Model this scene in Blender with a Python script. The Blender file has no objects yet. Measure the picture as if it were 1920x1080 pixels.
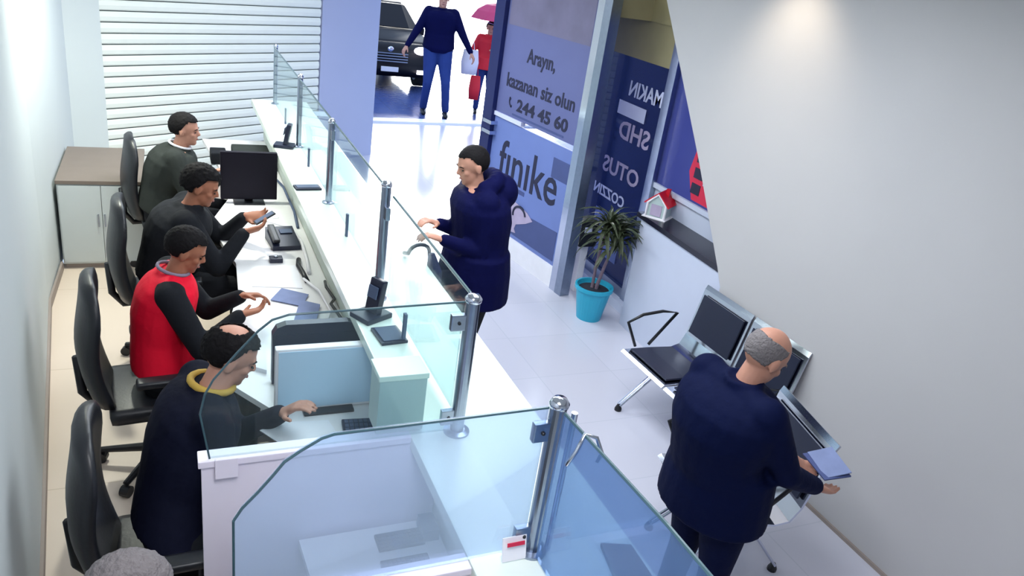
import bpy, bmesh, math, random
from mathutils import Vector, Matrix, noise
random.seed(7)
PI = math.pi
scene = bpy.context.scene
COL = scene.collection

# ------------------------------------------------------------------ camera
PITCH, ROLL, YAW = math.radians(23.354), math.radians(8.736), math.radians(26.257)
F_PX = 1427.0
CAM_H = 2.75
fw = Vector((math.sin(YAW)*math.cos(PITCH), math.cos(YAW)*math.cos(PITCH), -math.sin(PITCH)))
rt = Vector((math.cos(YAW), -math.sin(YAW), 0))
up = rt.cross(fw)
r2 = rt*math.cos(ROLL) + up*math.sin(ROLL)
u2 = -rt*math.sin(ROLL) + up*math.cos(ROLL)
cam_data = bpy.data.cameras.new('camera')
cam = bpy.data.objects.new('camera', cam_data)
COL.objects.link(cam)
cam_data.sensor_width = 36.0
cam_data.lens = F_PX/1920*36
cam_data.clip_start = 0.02
m = Matrix.Identity(4)
for i in range(3):
    m[i][0] = r2[i]; m[i][1] = u2[i]; m[i][2] = -fw[i]
m[0][3], m[1][3], m[2][3] = 0, 0, CAM_H
cam.matrix_world = m
scene.camera = cam

# ------------------------------------------------------------------ world and lights
world = bpy.data.worlds.new('overcast_sky')
scene.world = world
world.use_nodes = True
bg = world.node_tree.nodes['Background']
bg.inputs[0].default_value = (0.55, 0.72, 1.0, 1)
bg.inputs[1].default_value = 1.5

def area(name, loc, size, power, color, rot=(0, 0, 0), sizey=None):
    d = bpy.data.lights.new(name, 'AREA')
    d.shape = 'RECTANGLE'; d.size = size; d.size_y = sizey or size
    d.energy = power; d.color = color
    o = bpy.data.objects.new(name, d); COL.objects.link(o)
    o.location = loc; o.rotation_euler = rot
    return o

def spot(name, loc, power, color, radius=.06, angle=120, rot=(0, 0, 0), blend=.8):
    d = bpy.data.lights.new(name, 'SPOT')
    d.energy = power; d.color = color; d.shadow_soft_size = radius
    d.spot_size = math.radians(angle); d.spot_blend = blend
    o = bpy.data.objects.new(name, d); COL.objects.link(o)
    o.location = loc; o.rotation_euler = rot
    return o

area('ceiling_panel_light', (1.6, 3.2, 2.98), 1.2, 62, (.88, .94, 1.0), sizey=2.4)
area('ceiling_panel_light', (1.2, 6.6, 2.98), 1.2, 68, (.88, .94, 1.0), sizey=2.0)
area('ceiling_panel_light', (.35, .7, 2.98), .6, 30, (.96, .96, 1.0), sizey=.9)
spot('wall_glow_spot', (3.0, 3.7, 2.97), 17, (1.0, .84, .62), rot=(0, math.radians(-32), 0), angle=95, blend=1.0)
spot('wall_glow_spot', (-.25, 5.9, 2.95), 200, (.97, 1.0, .86), rot=(0, math.radians(22), 0), angle=150)  # strong spot added to saturate the left wall, standing in for lens glow

sd = bpy.data.lights.new('low_daylight', 'SUN'); sd.energy = 2.2; sd.angle = math.radians(14); sd.color = (1.0, .98, .93)
so = bpy.data.objects.new('low_daylight', sd); COL.objects.link(so)
SE, SA = math.radians(15), math.radians(19)
so.rotation_euler = Vector((math.sin(SA)*math.cos(SE), math.cos(SA)*math.cos(SE), math.sin(SE))).to_track_quat('Z', 'Y').to_euler()
so.location = (6, 20, 6)

scene.view_settings.view_transform = 'Standard'
scene.view_settings.look = 'None'
scene.view_settings.gamma = 1.0
scene.view_settings.use_curve_mapping = False
scene.view_settings.exposure = 0.25

# ------------------------------------------------------------------ materials
def hx(r, g, b):
    f = lambda c: (c/255/12.92 if c/255 <= .04045 else ((c/255+.055)/1.055)**2.4)
    return (f(r), f(g), f(b), 1)

def mat(name, rgb, rough=.6, metal=0., var=.08, scale=8., bump=0., bscale=120., spec=.5, emit=0):
    mt = bpy.data.materials.new(name); mt.use_nodes = True
    nt = mt.node_tree; p = nt.nodes['Principled BSDF']
    c = hx(*rgb)
    tc = nt.nodes.new('ShaderNodeTexCoord')
    nz = nt.nodes.new('ShaderNodeTexNoise'); nz.inputs['Scale'].default_value = scale; nz.inputs['Detail'].default_value = 4
    nt.links.new(tc.outputs['Object'], nz.inputs['Vector'])
    mx = nt.nodes.new('ShaderNodeMix'); mx.data_type = 'RGBA'
    mx.inputs['A'].default_value = tuple(min(1, v*(1+var)) for v in c[:3])+(1,)
    mx.inputs['B'].default_value = tuple(v*(1-var) for v in c[:3])+(1,)
    nt.links.new(nz.outputs['Fac'], mx.inputs['Factor'])
    nt.links.new(mx.outputs['Result'], p.inputs['Base Color'])
    p.inputs['Roughness'].default_value = rough
    p.inputs['Metallic'].default_value = metal
    p.inputs['Specular IOR Level'].default_value = spec
    if bump:
        n2 = nt.nodes.new('ShaderNodeTexNoise'); n2.inputs['Scale'].default_value = bscale
        nt.links.new(tc.outputs['Object'], n2.inputs['Vector'])
        b = nt.nodes.new('ShaderNodeBump'); b.inputs['Strength'].default_value = bump; b.inputs['Distance'].default_value = .01
        nt.links.new(n2.outputs['Fac'], b.inputs['Height']); nt.links.new(b.outputs['Normal'], p.inputs['Normal'])
    if emit:
        nt.links.new(mx.outputs['Result'], p.inputs['Emission Color']); p.inputs['Emission Strength'].default_value = emit
    return mt

def glass(name, tint, refl=.08, haze=0., hazecol=(200, 210, 230)):
    mt = bpy.data.materials.new(name); mt.use_nodes = True
    nt = mt.node_tree; nt.nodes.remove(nt.nodes['Principled BSDF'])
    out = nt.nodes['Material Output']
    tr = nt.nodes.new('ShaderNodeBsdfTransparent'); tr.inputs[0].default_value = hx(*tint)
    gl = nt.nodes.new('ShaderNodeBsdfGlossy'); gl.inputs['Roughness'].default_value = .03
    fr = nt.nodes.new('ShaderNodeFresnel'); fr.inputs[0].default_value = 1.4
    mu = nt.nodes.new('ShaderNodeMath'); mu.operation = 'MULTIPLY'; mu.inputs[1].default_value = refl*6
    mu.use_clamp = True
    nt.links.new(fr.outputs[0], mu.inputs[0])
    mx = nt.nodes.new('ShaderNodeMixShader')
    nt.links.new(mu.outputs[0], mx.inputs[0]); nt.links.new(tr.outputs[0], mx.inputs[1]); nt.links.new(gl.outputs[0], mx.inputs[2])
    last = mx
    if haze:
        df = nt.nodes.new('ShaderNodeBsdfDiffuse'); df.inputs[0].default_value = hx(*hazecol)
        tl = nt.nodes.new('ShaderNodeBsdfTranslucent'); tl.inputs[0].default_value = hx(*hazecol)
        ad = nt.nodes.new('ShaderNodeMixShader'); ad.inputs[0].default_value = .5
        nt.links.new(df.outputs[0], ad.inputs[1]); nt.links.new(tl.outputs[0], ad.inputs[2])
        m2 = nt.nodes.new('ShaderNodeMixShader'); m2.inputs[0].default_value = haze
        nt.links.new(mx.outputs[0], m2.inputs[1]); nt.links.new(ad.outputs[0], m2.inputs[2]); last = m2
    nt.links.new(last.outputs[0], out.inputs[0])
    return mt

M = dict(
    rwall=mat('painted_plaster_grey', (186, 184, 186), .75, var=.03, scale=2),
    lwall=mat('painted_plaster_pale', (196, 203, 205), .7, var=.03, scale=2),
    pier=mat('lavender_paint', (168, 174, 204), .6, var=.03, scale=2),
    ceil=mat('ceiling_paint', (235, 235, 230), .8),
    blind=mat('slat_cream', (226, 230, 224), .45, var=.03),
    blindback=mat('slat_gap_grey', (120, 130, 134), .8),
    skirting=mat('skirting_taupe', (150, 138, 132), .6),
    shelf=mat('laminate_white_green', (232, 242, 232), .25, var=.02),
    desk=mat('laminate_white', (232, 230, 232), .35, var=.02),
    panel=mat('panel_pale_lilac', (240, 232, 246), .5, var=.03),
    inner=mat('panel_grey_green', (186, 196, 190), .6),
    steel=mat('brushed_steel', (150, 160, 178), .28, 1., var=.12, scale=30),
    chrome=mat('chrome', (200, 205, 220), .12, 1., var=.02),
    black=mat('black_plastic', (18, 20, 28), .4),
    monitor=mat('black_monitor_shell', (16, 12, 26), .6, spec=.2),
    navyp=mat('dark_blue_plastic', (22, 28, 52), .4),
    leather=mat('black_leather', (26, 28, 34), .38, bump=.06, bscale=60),
    paper=mat('paper_white', (238, 238, 245), .8, var=.03),
    bluepaper=mat('paper_blue_grey', (120, 132, 172), .8, var=.2, scale=14),
    print_=mat('print_grey', (150, 165, 185), .8, var=.25, scale=60),
    screen=mat('monitor_pale_blue', (186, 216, 240), .5, var=.02),
    grille=mat('keyboard_slate', (70, 84, 112), .6),
    keydark=mat('keycap_dark', (44, 56, 88), .6),
    key=mat('keycap_slate', (92, 106, 134), .6),
    boxgreen=mat('pale_green_plastic', (186, 204, 204), .5, var=.03),
    navyframe=mat('navy_aluminium', (26, 36, 92), .4, .3),
    poster=mat('poster_blue_film', (92, 98, 146), .55, var=.12, scale=1.6),
    posterlow=mat('poster_pale_blue', (104, 122, 182), .55, var=.12, scale=2.5),
    ink=mat('print_dark_ink', (26, 28, 58), .6),
    inkw=mat('print_white', (205, 208, 235), .6),
    pink=mat('print_pinkish', (176, 162, 190), .6, var=.15, scale=12),
    printtop=mat('print_taupe', (104, 100, 128), .6, var=.35, scale=3.5),
    slateblue=mat('print_slate_blue', (66, 78, 128), .6, var=.1),
    darkglass=glass('dark_window_glass', (130, 140, 170), .12, .12, (40, 50, 110)),
    purple=glass('purple_film_glass', (120, 125, 190), .1, .7, (104, 112, 176)),
    red=mat('red_print', (206, 34, 70), .6, var=.1),
    redroof=mat('red_roof_board', (196, 14, 40), .5),
    white=mat('white_board', (236, 234, 240), .5),
    granite=mat('black_granite', (22, 22, 40), .25, var=.3, scale=60),
    cabinet=mat('cabinet_white', (196, 202, 222), .5, var=.03),
    beam=mat('beam_olive_beige', (150, 140, 104), .6, var=.1),
    brown=mat('cabinet_top_brown', (118, 106, 98), .5, var=.1),
    cyan=mat('turquoise_plastic', (38, 164, 196), .4, var=.04),
    soil=mat('potting_soil', (30, 34, 48), .9, bump=.6),
    leaf=mat('leaf_olive', (62, 72, 50), .5, var=.3, scale=20),
    trunk=mat('trunk_brown', (116, 98, 112), .8, bump=.4),
    skin=mat('skin', (190, 138, 118), .5, var=.06, bump=.05, bscale=200, spec=.35),
    skintan=mat('skin_tan', (160, 104, 80), .5, var=.06, spec=.35),
    lips=mat('lips', (140, 80, 76), .5),
    eye=mat('eye_dark', (20, 16, 18), .2),
    hair=mat('hair_black', (20, 18, 20), .7, bump=.3, bscale=90, spec=.12),
    hairgrey=mat('hair_grey', (112, 106, 108), .7, bump=.8, bscale=90, var=.2),
    navy=mat('jacket_navy', (5, 8, 56), .8, var=.15, bump=.35, bscale=25, spec=.1),
    navy2=mat('coat_dark_navy', (5, 14, 50), .8, var=.15, bump=.35, bscale=25, spec=.1),
    navy3=mat('jacket_blue_black', (9, 12, 32), .8, var=.15, bump=.35, bscale=25, spec=.12),
    dark=mat('cloth_black', (22, 24, 30), .85, var=.15, bump=.3, bscale=25, spec=.2),
    darkgreen=mat('cloth_dark_grey', (44, 48, 46), .85, var=.15, bump=.3, bscale=25, spec=.2),
    vest=mat('vest_red', (222, 8, 46), .7, var=.1, bump=.3, bscale=25, spec=.2),
    jeans=mat('jeans_blue', (40, 60, 122), .85, var=.15, spec=.2),
    collar=mat('shirt_yellow', (196, 160, 70), .8),
    collargrey=mat('shirt_grey', (130, 120, 140), .8),
    shoe=mat('shoe_black', (16, 16, 20), .4),
    umb=mat('umbrella_navy', (18, 30, 80), .6),
    pinkumb=mat('umbrella_pink', (226, 90, 140), .6),
    redcoat=mat('coat_red', (206, 30, 50), .7, var=.1),
    bag=mat('bag_white', (220, 214, 228), .6, var=.1),
    carpaint=mat('car_dark', (6, 5, 18), .45, spec=.25, var=.02),
    carglass=mat('car_glass', (8, 8, 20), .3, spec=.2),
    tyre=mat('tyre', (12, 12, 14), .8),
    lamp=mat('lamp_white', (240, 236, 255), .3, emit=2.5),
    clear=glass('clear_glass', (243, 251, 252), .07, .018, (225, 245, 250)),
    tinted=glass('near_tinted_glass', (226, 236, 248), .07, .24, (225, 238, 255)),
    tinted2=glass('near_side_glass', (205, 222, 245), .08, .26, (150, 185, 230)),
    edge=mat('glass_edge_green', (58, 86, 96), .2),
)

def floor_mat(name, rgb, rough, tile, joint, jw=.004, wet=0.):
    mt = bpy.data.materials.new(name); mt.use_nodes = True
    nt = mt.node_tree; p = nt.nodes['Principled BSDF']
    tc = nt.nodes.new('ShaderNodeTexCoord')
    br = nt.nodes.new('ShaderNodeTexBrick'); br.offset = 0
    br.inputs['Scale'].default_value = 1; br.inputs['Mortar Size'].default_value = jw
    br.inputs['Brick Width'].default_value = tile; br.inputs['Row Height'].default_value = tile
    br.inputs['Color1'].default_value = hx(*rgb)
    br.inputs['Color2'].default_value = hx(*[v*.985 for v in rgb])
    br.inputs['Mortar'].default_value = hx(*joint)
    nt.links.new(tc.outputs['Object'], br.inputs['Vector'])
    nz = nt.nodes.new('ShaderNodeTexNoise'); nz.inputs['Scale'].default_value = 1.2; nz.inputs['Detail'].default_value = 5
    nt.links.new(tc.outputs['Object'], nz.inputs['Vector'])
    mx = nt.nodes.new('ShaderNodeMix'); mx.data_type = 'RGBA'; mx.blend_type = 'MULTIPLY'
    cr = nt.nodes.new('ShaderNodeValToRGB'); cr.color_ramp.elements[0].color = (.9-.35*wet,)*3+(1,); cr.color_ramp.elements[1].color = (1, 1, 1, 1)
    nt.links.new(nz.outputs['Fac'], cr.inputs[0]); mx.inputs['Factor'].default_value = .6
    nt.links.new(br.outputs['Color'], mx.inputs['A']); nt.links.new(cr.outputs['Color'], mx.inputs['B'])
    nt.links.new(mx.outputs['Result'], p.inputs['Base Color'])
    p.inputs['Roughness'].default_value = rough
    if wet:
        b = nt.nodes.new('ShaderNodeBump'); b.inputs['Strength'].default_value = .12; b.inputs['Distance'].default_value = .02
        n2 = nt.nodes.new('ShaderNodeTexNoise'); n2.inputs['Scale'].default_value = 9
        nt.links.new(tc.outputs['Object'], n2.inputs['Vector'])
        nt.links.new(n2.outputs['Fac'], b.inputs['Height']); nt.links.new(b.outputs['Normal'], p.inputs['Normal'])
    return mt
M['floor'] = floor_mat('polished_tile', (208, 208, 222), .16, .6, (196, 198, 212))
M['floorl'] = floor_mat('beige_floor', (224, 207, 192), .4, 1.2, (204, 186, 168))
M['road'] = floor_mat('wet_paving', (80, 98, 160), .22, .4, (70, 84, 124), wet=1.)

# ------------------------------------------------------------------ object helpers
MW = {}
def reg(o, parent):
    loc = Matrix.LocRotScale(o.location, o.rotation_euler, o.scale)
    MW[o.name] = (MW[parent.name] @ loc) if parent else loc

def link(name, mesh, m=None, parent=None):
    o = bpy.data.objects.new(name, mesh)
    COL.objects.link(o)
    if parent: o.parent = parent
    reg(o, parent)
    if m is not None: mesh.materials.append(m)
    return o

def new(name, bm, m, parent=None, world=False, smooth=False):
    me = bpy.data.meshes.new(name)
    if world and parent is not None:
        bmesh.ops.transform(bm, matrix=MW[parent.name].inverted(), verts=bm.verts)
    bm.normal_update()
    bm.to_mesh(me); bm.free()
    if smooth:
        for p in me.polygons: p.use_smooth = True
    return link(name, me, m, parent)

def thing(name, label, cat, loc=(0, 0, 0), rz=0, group=None):
    o = bpy.data.objects.new(name, None); COL.objects.link(o)
    o.empty_display_size = .1
    o.location = loc; o.rotation_euler = (0, 0, rz)
    o['label'] = label; o['category'] = cat
    if group: o['group'] = group
    reg(o, None)
    return o

def tag(o, label, cat, group=None, kind=None):
    o['label'] = label; o['category'] = cat
    if group: o['group'] = group
    if kind: o['kind'] = kind
    return o

def recentre(o):
    """move a single-mesh thing's origin to the middle of its base"""
    vs = [v.co for v in o.data.vertices]
    c = Vector(((min(v.x for v in vs)+max(v.x for v in vs))/2, (min(v.y for v in vs)+max(v.y for v in vs))/2, min(v.z for v in vs)))
    o.data.transform(Matrix.Translation(-c)); o.location = c
    return o

def solo(name, bm, m, label, cat, group=None, smooth=False, kind=None):
    return tag(recentre(new(name, bm, m, smooth=smooth)), label, cat, group, kind)

def struct(name, bm, m, parent=None):
    o = new(name, bm, m, parent)
    if parent is None:
        o['kind'] = 'structure'
    return o

def B(): return bmesh.new()

def box(bm, lo, hi, bevel=0.):
    lo, hi = Vector(lo), Vector(hi)
    r = bmesh.ops.create_cube(bm, size=1)
    vs = r['verts']
    for v in vs:
        v.co = Vector([(lo[i]+hi[i])/2 + v.co[i]*(hi[i]-lo[i]) for i in range(3)])
    if bevel:
        es = list({e for v in vs for e in v.link_edges})
        bmesh.ops.bevel(bm, geom=es, offset=bevel, segments=2, affect='EDGES', profile=.7)
    return bm

def obox(bm, c, size, rot=Matrix.Identity(3), bevel=0.):
    """oriented box: centre, full size, 3x3 rotation"""
    t = bmesh.new(); box(t, -Vector(size)/2, Vector(size)/2, bevel)
    bmesh.ops.transform(t, matrix=Matrix.Translation(c) @ rot.to_4x4(), verts=t.verts)
    merge(bm, t); return bm

def merge(bm, t):
    me = bpy.data.meshes.new('tmp'); t.to_mesh(me); t.free(); bm.from_mesh(me); bpy.data.meshes.remove(me)

def frame_from(d):
    d = d.normalized()
    a = Vector((0, 0, 1)) if abs(d.z) < .95 else Vector((1, 0, 0))
    x = a.cross(d).normalized(); y = d.cross(x)
    return x, y

def tube(bm, pts, rad, seg=10, cap=True):
    """swept circle along points; rad a number or a list"""
    pts = [Vector(p) for p in pts]; n = len(pts)
    rs = rad if isinstance(rad, (list, tuple)) else [rad]*n
    rings = []; px = None
    for i, p in enumerate(pts):
        d = (pts[min(i+1, n-1)]-pts[max(i-1, 0)])
        x, y = frame_from(d)
        if px is not None:
            dn = d.normalized(); x = (px-dn*px.dot(dn))
            x = x.normalized() if x.length > 1e-5 else frame_from(d)[0]
            y = dn.cross(x)
        px = x
        rings.append([bm.verts.new(p+(x*math.cos(2*PI*k/seg)+y*math.sin(2*PI*k/seg))*rs[i]) for k in range(seg)])
    for i in range(n-1):
        for k in range(seg):
            bm.faces.new((rings[i][k], rings[i][(k+1) % seg], rings[i+1][(k+1) % seg], rings[i+1][k]))
    if cap:
        bm.faces.new(rings[0][::-1]); bm.faces.new(rings[-1])
    return bm

def cyl(bm, a, b, r, seg=14): return tube(bm, [a, b], r, seg)

def lathe(bm, prof, c=(0, 0, 0), seg=28):
    c = Vector(c); rings = []
    for r, z in prof:
        rings.append([bm.verts.new(c+Vector((r*math.cos(2*PI*k/seg), r*math.sin(2*PI*k/seg), z))) for k in range(seg)])
    for i in range(len(prof)-1):
        for k in range(seg):
            bm.faces.new((rings[i][k], rings[i][(k+1) % seg], rings[i+1][(k+1) % seg], rings[i+1][k]))
    if prof[0][0] > 1e-4: bm.faces.new(rings[0][::-1])
    if prof[-1][0] > 1e-4: bm.faces.new(rings[-1])
    return bm

def extrude_poly(bm, pts, vec):
    """closed prism: pts a planar loop of 3D points"""
    vec = Vector(vec)
    a = [bm.verts.new(Vector(p)) for p in pts]; b = [bm.verts.new(Vector(p)+vec) for p in pts]
    bm.faces.new(a[::-1]); bm.faces.new(b)
    n = len(a)
    for i in range(n): bm.faces.new((a[i], a[(i+1) % n], b[(i+1) % n], b[i]))
    bmesh.ops.recalc_face_normals(bm, faces=bm.faces)
    return bm

def ell(bm, c, r, rot=Matrix.Identity(3), sub=3):
    mt = Matrix.Translation(Vector(c)) @ rot.to_4x4() @ Matrix.Diagonal((r[0], r[1], r[2], 1))
    bmesh.ops.create_icosphere(bm, subdivisions=sub, radius=1, matrix=mt)
    return bm

def rotz(a): return Matrix.Rotation(a, 3, 'Z')

def text_obj(name, body, origin, xdir, ydir, height, m, parent, width=None, thick=.003, bold=0.):
    """flat lettering as a mesh, x along xdir"""
    cu = bpy.data.curves.new('t', 'FONT'); cu.body = body; cu.size = 1; cu.extrude = .5; cu.offset = bold
    cu.resolution_u = 3
    o = bpy.data.objects.new('t', cu); COL.objects.link(o)
    dg = bpy.context.evaluated_depsgraph_get()
    me = bpy.data.meshes.new_from_object(o.evaluated_get(dg))
    bpy.data.objects.remove(o); bpy.data.curves.remove(cu)
    xs = [v.co.x for v in me.vertices]; ys = [v.co.y for v in me.vertices]
    w = max(xs)-min(xs); h = max(ys)-min(ys)
    sy = height/h; sx = (width/w) if width else sy
    X = Vector(xdir).normalized(); Y = Vector(ydir).normalized(); Z = X.cross(Y)
    O = Vector(origin)
    for v in me.vertices:
        v.co = O + X*((v.co.x-min(xs))*sx) + Y*((v.co.y-min(ys))*sy) + Z*(v.co.z*thick)
    if parent: me.transform(MW[parent.name].inverted())
    return link(name, me, m, parent)

# ================================================================== SETTING
# floors
bm = B(); extrude_poly(bm, [(.95, -1.2, -.1), (3.9, -1.2, -.1), (3.9, 5.6, -.1), (5.4, 12.38, -.1), (1.2, 12.0, -.1), (1.2, 9.3, -.1), (.95, 9.1, -.1)], (0, 0, .1))
struct('floor', bm, M['floor'])
bm = B(); extrude_poly(bm, [(-.8, -1.2, -.1), (.95, -1.2, -.1), (.95, 9.1, -.1), (-.8, 8.0, -.1)], (0, 0, .1))
struct('floor', bm, M['floorl'])
bm = B(); extrude_poly(bm, [(2.6, 12.02, -.09), (6.2, 12.36, -.09), (6.2, 12.62, -.09), (2.6, 12.24, -.09)], (0, 0, .12))
struct('trim_1', bm, M['white'])
bm = B(); extrude_poly(bm, [(3.9, -6, -.12), (45, -6, -.12), (45, 60, -.12), (-20, 60, -.12), (-20, 12.0, -.12), (5.4, 12.4, -.12), (3.9, 5.6, -.12)], (0, 0, .115))
struct('street_ground', bm, M['road'])
# ceiling
bm = B(); extrude_poly(bm, [(-.95, -1.3, 3.05), (3.95, -1.3, 3.05), (3.95, 5.4, 3.05), (3.3, 10.6, 3.05), (-.95, 10.6, 3.05)], (0, 0, .12))
struct('ceiling', bm, M['ceil'])
# walls
bm = B(); extrude_poly(bm, [(-.19, -1.3, 0), (-.815, 5.7, 0), (-.8, 8.1, 0), (-.95, 8.1, 0), (-.95, -1.3, 0)], (0, 0, 3.05)); struct('wall_left', bm, M['lwall'])
bm = B(); box(bm, (-.95, -1.45, 0), (3.58, -1.3, 3.05)); struct('wall_behind', bm, M['lwall'])
# right wall: its end next to the window rakes outwards towards the top
bm = B(); extrude_poly(bm, [(3.43, -1.3, 0), (3.43, 3.76, 0), (3.43, 3.76, .88), (3.43, 3.84, 1.0), (3.43, 4.31, 1.62), (3.43, 4.84, 2.27), (3.43, 5.14, 2.64), (3.43, 5.45, 3.05), (3.43, -1.3, 3.05)], (.15, 0, 0))
struct('wall_right', bm, M['rwall'])
bm = B(); box(bm, (3.415, -1.3, 0), (3.43, 3.7, .02)); struct('baseboard_right', bm, M['skirting'])
bm = B(); extrude_poly(bm, [(-.19, -1.3, 0), (-.175, -1.3, 0), (-.80, 5.7, 0), (-.785, 6.38, 0), (-.80, 6.38, 0), (-.815, 5.7, 0)], (0, 0, .07)); struct('baseboard_left', bm, M['skirting'])
# back wall (turned): slatted blind in front of its left part, lavender pier at its right end
PA = Vector((2.54, 10.11, 0)); DB = Vector((-.85, -.53, 0)).normalized(); NB = Vector((.53, -.85, 0)).normalized()
bm = B()
pl = [PA, PA+DB*.96, PA+DB*.96-NB*.2, PA-NB*.2]
extrude_poly(bm, pl, (0, 0, 3.05)); struct('wall_pier', bm, M['pier'])
bm = B(); extrude_poly(bm, [PA+DB*.96-NB*.06, PA+DB*4.0-NB*.06, PA+DB*4.0-NB*.2, PA+DB*.96-NB*.2], (0, 0, 3.05)); struct('wall_back', bm, M['blindback'])
# slatted blind
c0 = PA+DB*.97
blind = thing('window_blind', 'wide cream horizontal slat blind covering the back wall behind the seated clerks', 'blind', c0+DB*1.5+NB*-.03, 0)
ang = math.atan2(-DB.y, -DB.x)
L = 2.98
sm = bpy.data.meshes.new('slat'); t = B()
prof = [(0, -.046), (-.013, -.035), (-.018, 0), (-.012, .036), (0, .046), (.01, .02), (.012, -.02)]
extrude_poly(t, [(-L/2, p[0], p[1]) for p in prof], (L, 0, 0)); t.to_mesh(sm); t.free(); sm.materials.append(M['blind'])
k = 0
z = .12
while z < 2.86:
    s = bpy.data.objects.new('slat', sm); COL.objects.link(s); s.parent = blind
    s.location = (NB.x*.012, NB.y*.012, z); s.rotation_euler = (0, 0, ang); z += .1
bm = B(); extrude_poly(bm, [c0-NB*.05+Vector((0, 0, 2.88)), c0+DB*3-NB*.05+Vector((0, 0, 2.88)), c0+DB*3+NB*.03+Vector((0, 0, 2.88)), c0+NB*.03+Vector((0, 0, 2.88))], (0, 0, .1))
new('head_rail', bm, M['blind'], blind, world=True)
# column filling the left of the blind (pale panel seen at the upper left)
bm = B(); e0 = PA+DB*3.62+NB*.02
extrude_poly(bm, [e0, e0+DB*.45, e0+DB*.45-NB*.05, e0-NB*.05], (0, 0, 3.05)); struct('trim_2', bm, M['lwall'])

# ---- shopfront: poster door, post, dark window, purple window
SD = Vector((3.24-3.01, 5.58-7.04, 0)).normalized()      # along the poster door, towards the camera
SN = Vector((SD.y, -SD.x, 0))                            # towards the room?
if SN.x > 0: SN = -SN
Q0 = Vector((3.01, 7.04, 0)); LEN = (Vector((3.24, 5.58, 0))-Q0).length
def onS(u, z, off=0.): return Q0+SD*u+SN*off+Vector((0, 0, z))
def sbox(bm, u0, u1, z0, z1, o0, o1):
    return extrude_poly(bm, [onS(u0, z0, o0), onS(u1, z0, o0), onS(u1, z0, o1), onS(u0, z0, o1)], (0, 0, z1-z0))
door = thing('poster_door', 'glass shop door leaf printed with large blue finike advertising poster, beside the entrance', 'door', onS(LEN/2, 0))
bm = B(); sbox(bm, -.17, .0, 0, 2.6, -.06, .06); new('frame', bm, M['navyframe'], door, True)
bm = B(); sbox(bm, LEN-.02, LEN+.075, 0, 2.62, -.05, .05); new('post', bm, M['steel'], door, True)
bm = B(); sbox(bm, LEN-.11, LEN-.02, 0, 2.6, -.03, .045); new('frame', bm, M['chrome'], door, True)
bm = B(); sbox(bm, 0, LEN-.11, 0, .2, -.03, .03); new('bottom_rail', bm, M['white'], door, True)
bm = B(); sbox(bm, 0, LEN-.11, .2, 1.28, -.012, .012); pn = new('lower_poster', bm, M['posterlow'], door, True)
bm = B(); sbox(bm, 0, LEN-.11, 1.33, 2.6, -.012, .012); new('upper_poster', bm, M['poster'], door, True)
bm = B(); sbox(bm, .03, LEN-.16, 2.16, 2.58, .012, .014); new('printed_picture', bm, M['pink'] if False else M['printtop'], door, True)
bm = B(); sbox(bm, -.02, .5, 1.29, 1.33, -.02, .03); new('handle_bar', bm, M['inkw'], door, True)
bm = B(); sbox(bm, -.1, .06, 1.2, 1.235, -.02, .09); sbox(bm, -.1, .06, 1.1, 1.135, -.02, .09); new('door_lock', bm, M['chrome'], door, True)
bm = B(); sbox(bm, LEN-.4, LEN-.13, .98, 1.16, .012, .016); new('sticker', bm, M['slateblue'], door, True)
W_ = LEN-.11
def stext(s, u, z, w, h, m_, bold=.0, dz=0.):
    return text_obj('lettering', s, onS(u, z, .014), SD, Vector((0, 0, 1)), h, m_, door, width=w, bold=bold)
stext('Arayın,', .42, 1.83, .46, .17, M['ink'], .02)
stext('kazanan siz olun', .13, 1.60, 1.12, .13, M['ink'], .02)
stext('244 45 60', .36, 1.405, .84, .12, M['ink'], .03)
bm = B()
pts = []
for k in range(9):
    a = PI*.75+PI*.75*k/8
    pts.append(onS(.27+.045*math.cos(a), 1.475+.045*math.sin(a), .016))
tube(bm, pts, [.012, .01, .007, .006, .006, .006, .007, .01, .012], 6); new('phone_symbol', bm, M['ink'], door, True)
bm = B(); sbox(bm, .3, 1.16, 1.355, 1.372, .012, .015); new('underline', bm, M['slateblue'], door, True)
text_obj('logo_lettering', 'fınıke', onS(.18, .72, .014), SD, Vector((0, 0, 1)), .38, M['ink'], door, width=1.02, bold=.008)
bm = B(); sbox(bm, .10, .7, .66, .70, .012, .015); new('underline', bm, M['slateblue'], door, True)
# little picture below the logo: a pale hand holding curved straps on a slate ground
bm = B(); extrude_poly(bm, [onS(.12, .24, .0125), onS(W_-.06, .24, .0125), onS(W_-.06, .52, .0125), onS(.8, .5, .0125), onS(.12, .62, .0125)], SN*.003); new('picture_ground', bm, M['slateblue'], door, True)
bm = B(); extrude_poly(bm, [onS(.2+.75*(.5+.5*math.cos(a))*(.8+.2*math.sin(3*a)), .42+.16*math.sin(a), .016) for a in [2*PI*k/16 for k in range(16)]], SN*.003); new('picture_hand', bm, M['pink'], door, True)
for (cu_, cz, r0, a0, a1) in ((.33, .5, .14, PI, 2*PI), (.68, .46, .11, .3, PI*1.1), (.22, .42, .16, PI*.9, PI*1.6)):
    bm = B(); tube(bm, [onS(cu_+r0*math.cos(a0+(a1-a0)*k/10), cz+r0*.8*math.sin(a0+(a1-a0)*k/10), .02) for k in range(11)], .012, 6)
    new('picture_strap', bm, M['ink'], door, True)

# wall piece above entrance
bm = B(); extrude_poly(bm, [PA+Vector((0, 0, 2.75)), PA+Vector((.2, 0, 2.75)), Q0+Vector((.15, 0, 2.75)), Q0+Vector((-.02, 0, 2.75))], (0, 0, .3)); struct('wall_lintel', bm, M['pier'])

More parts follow.
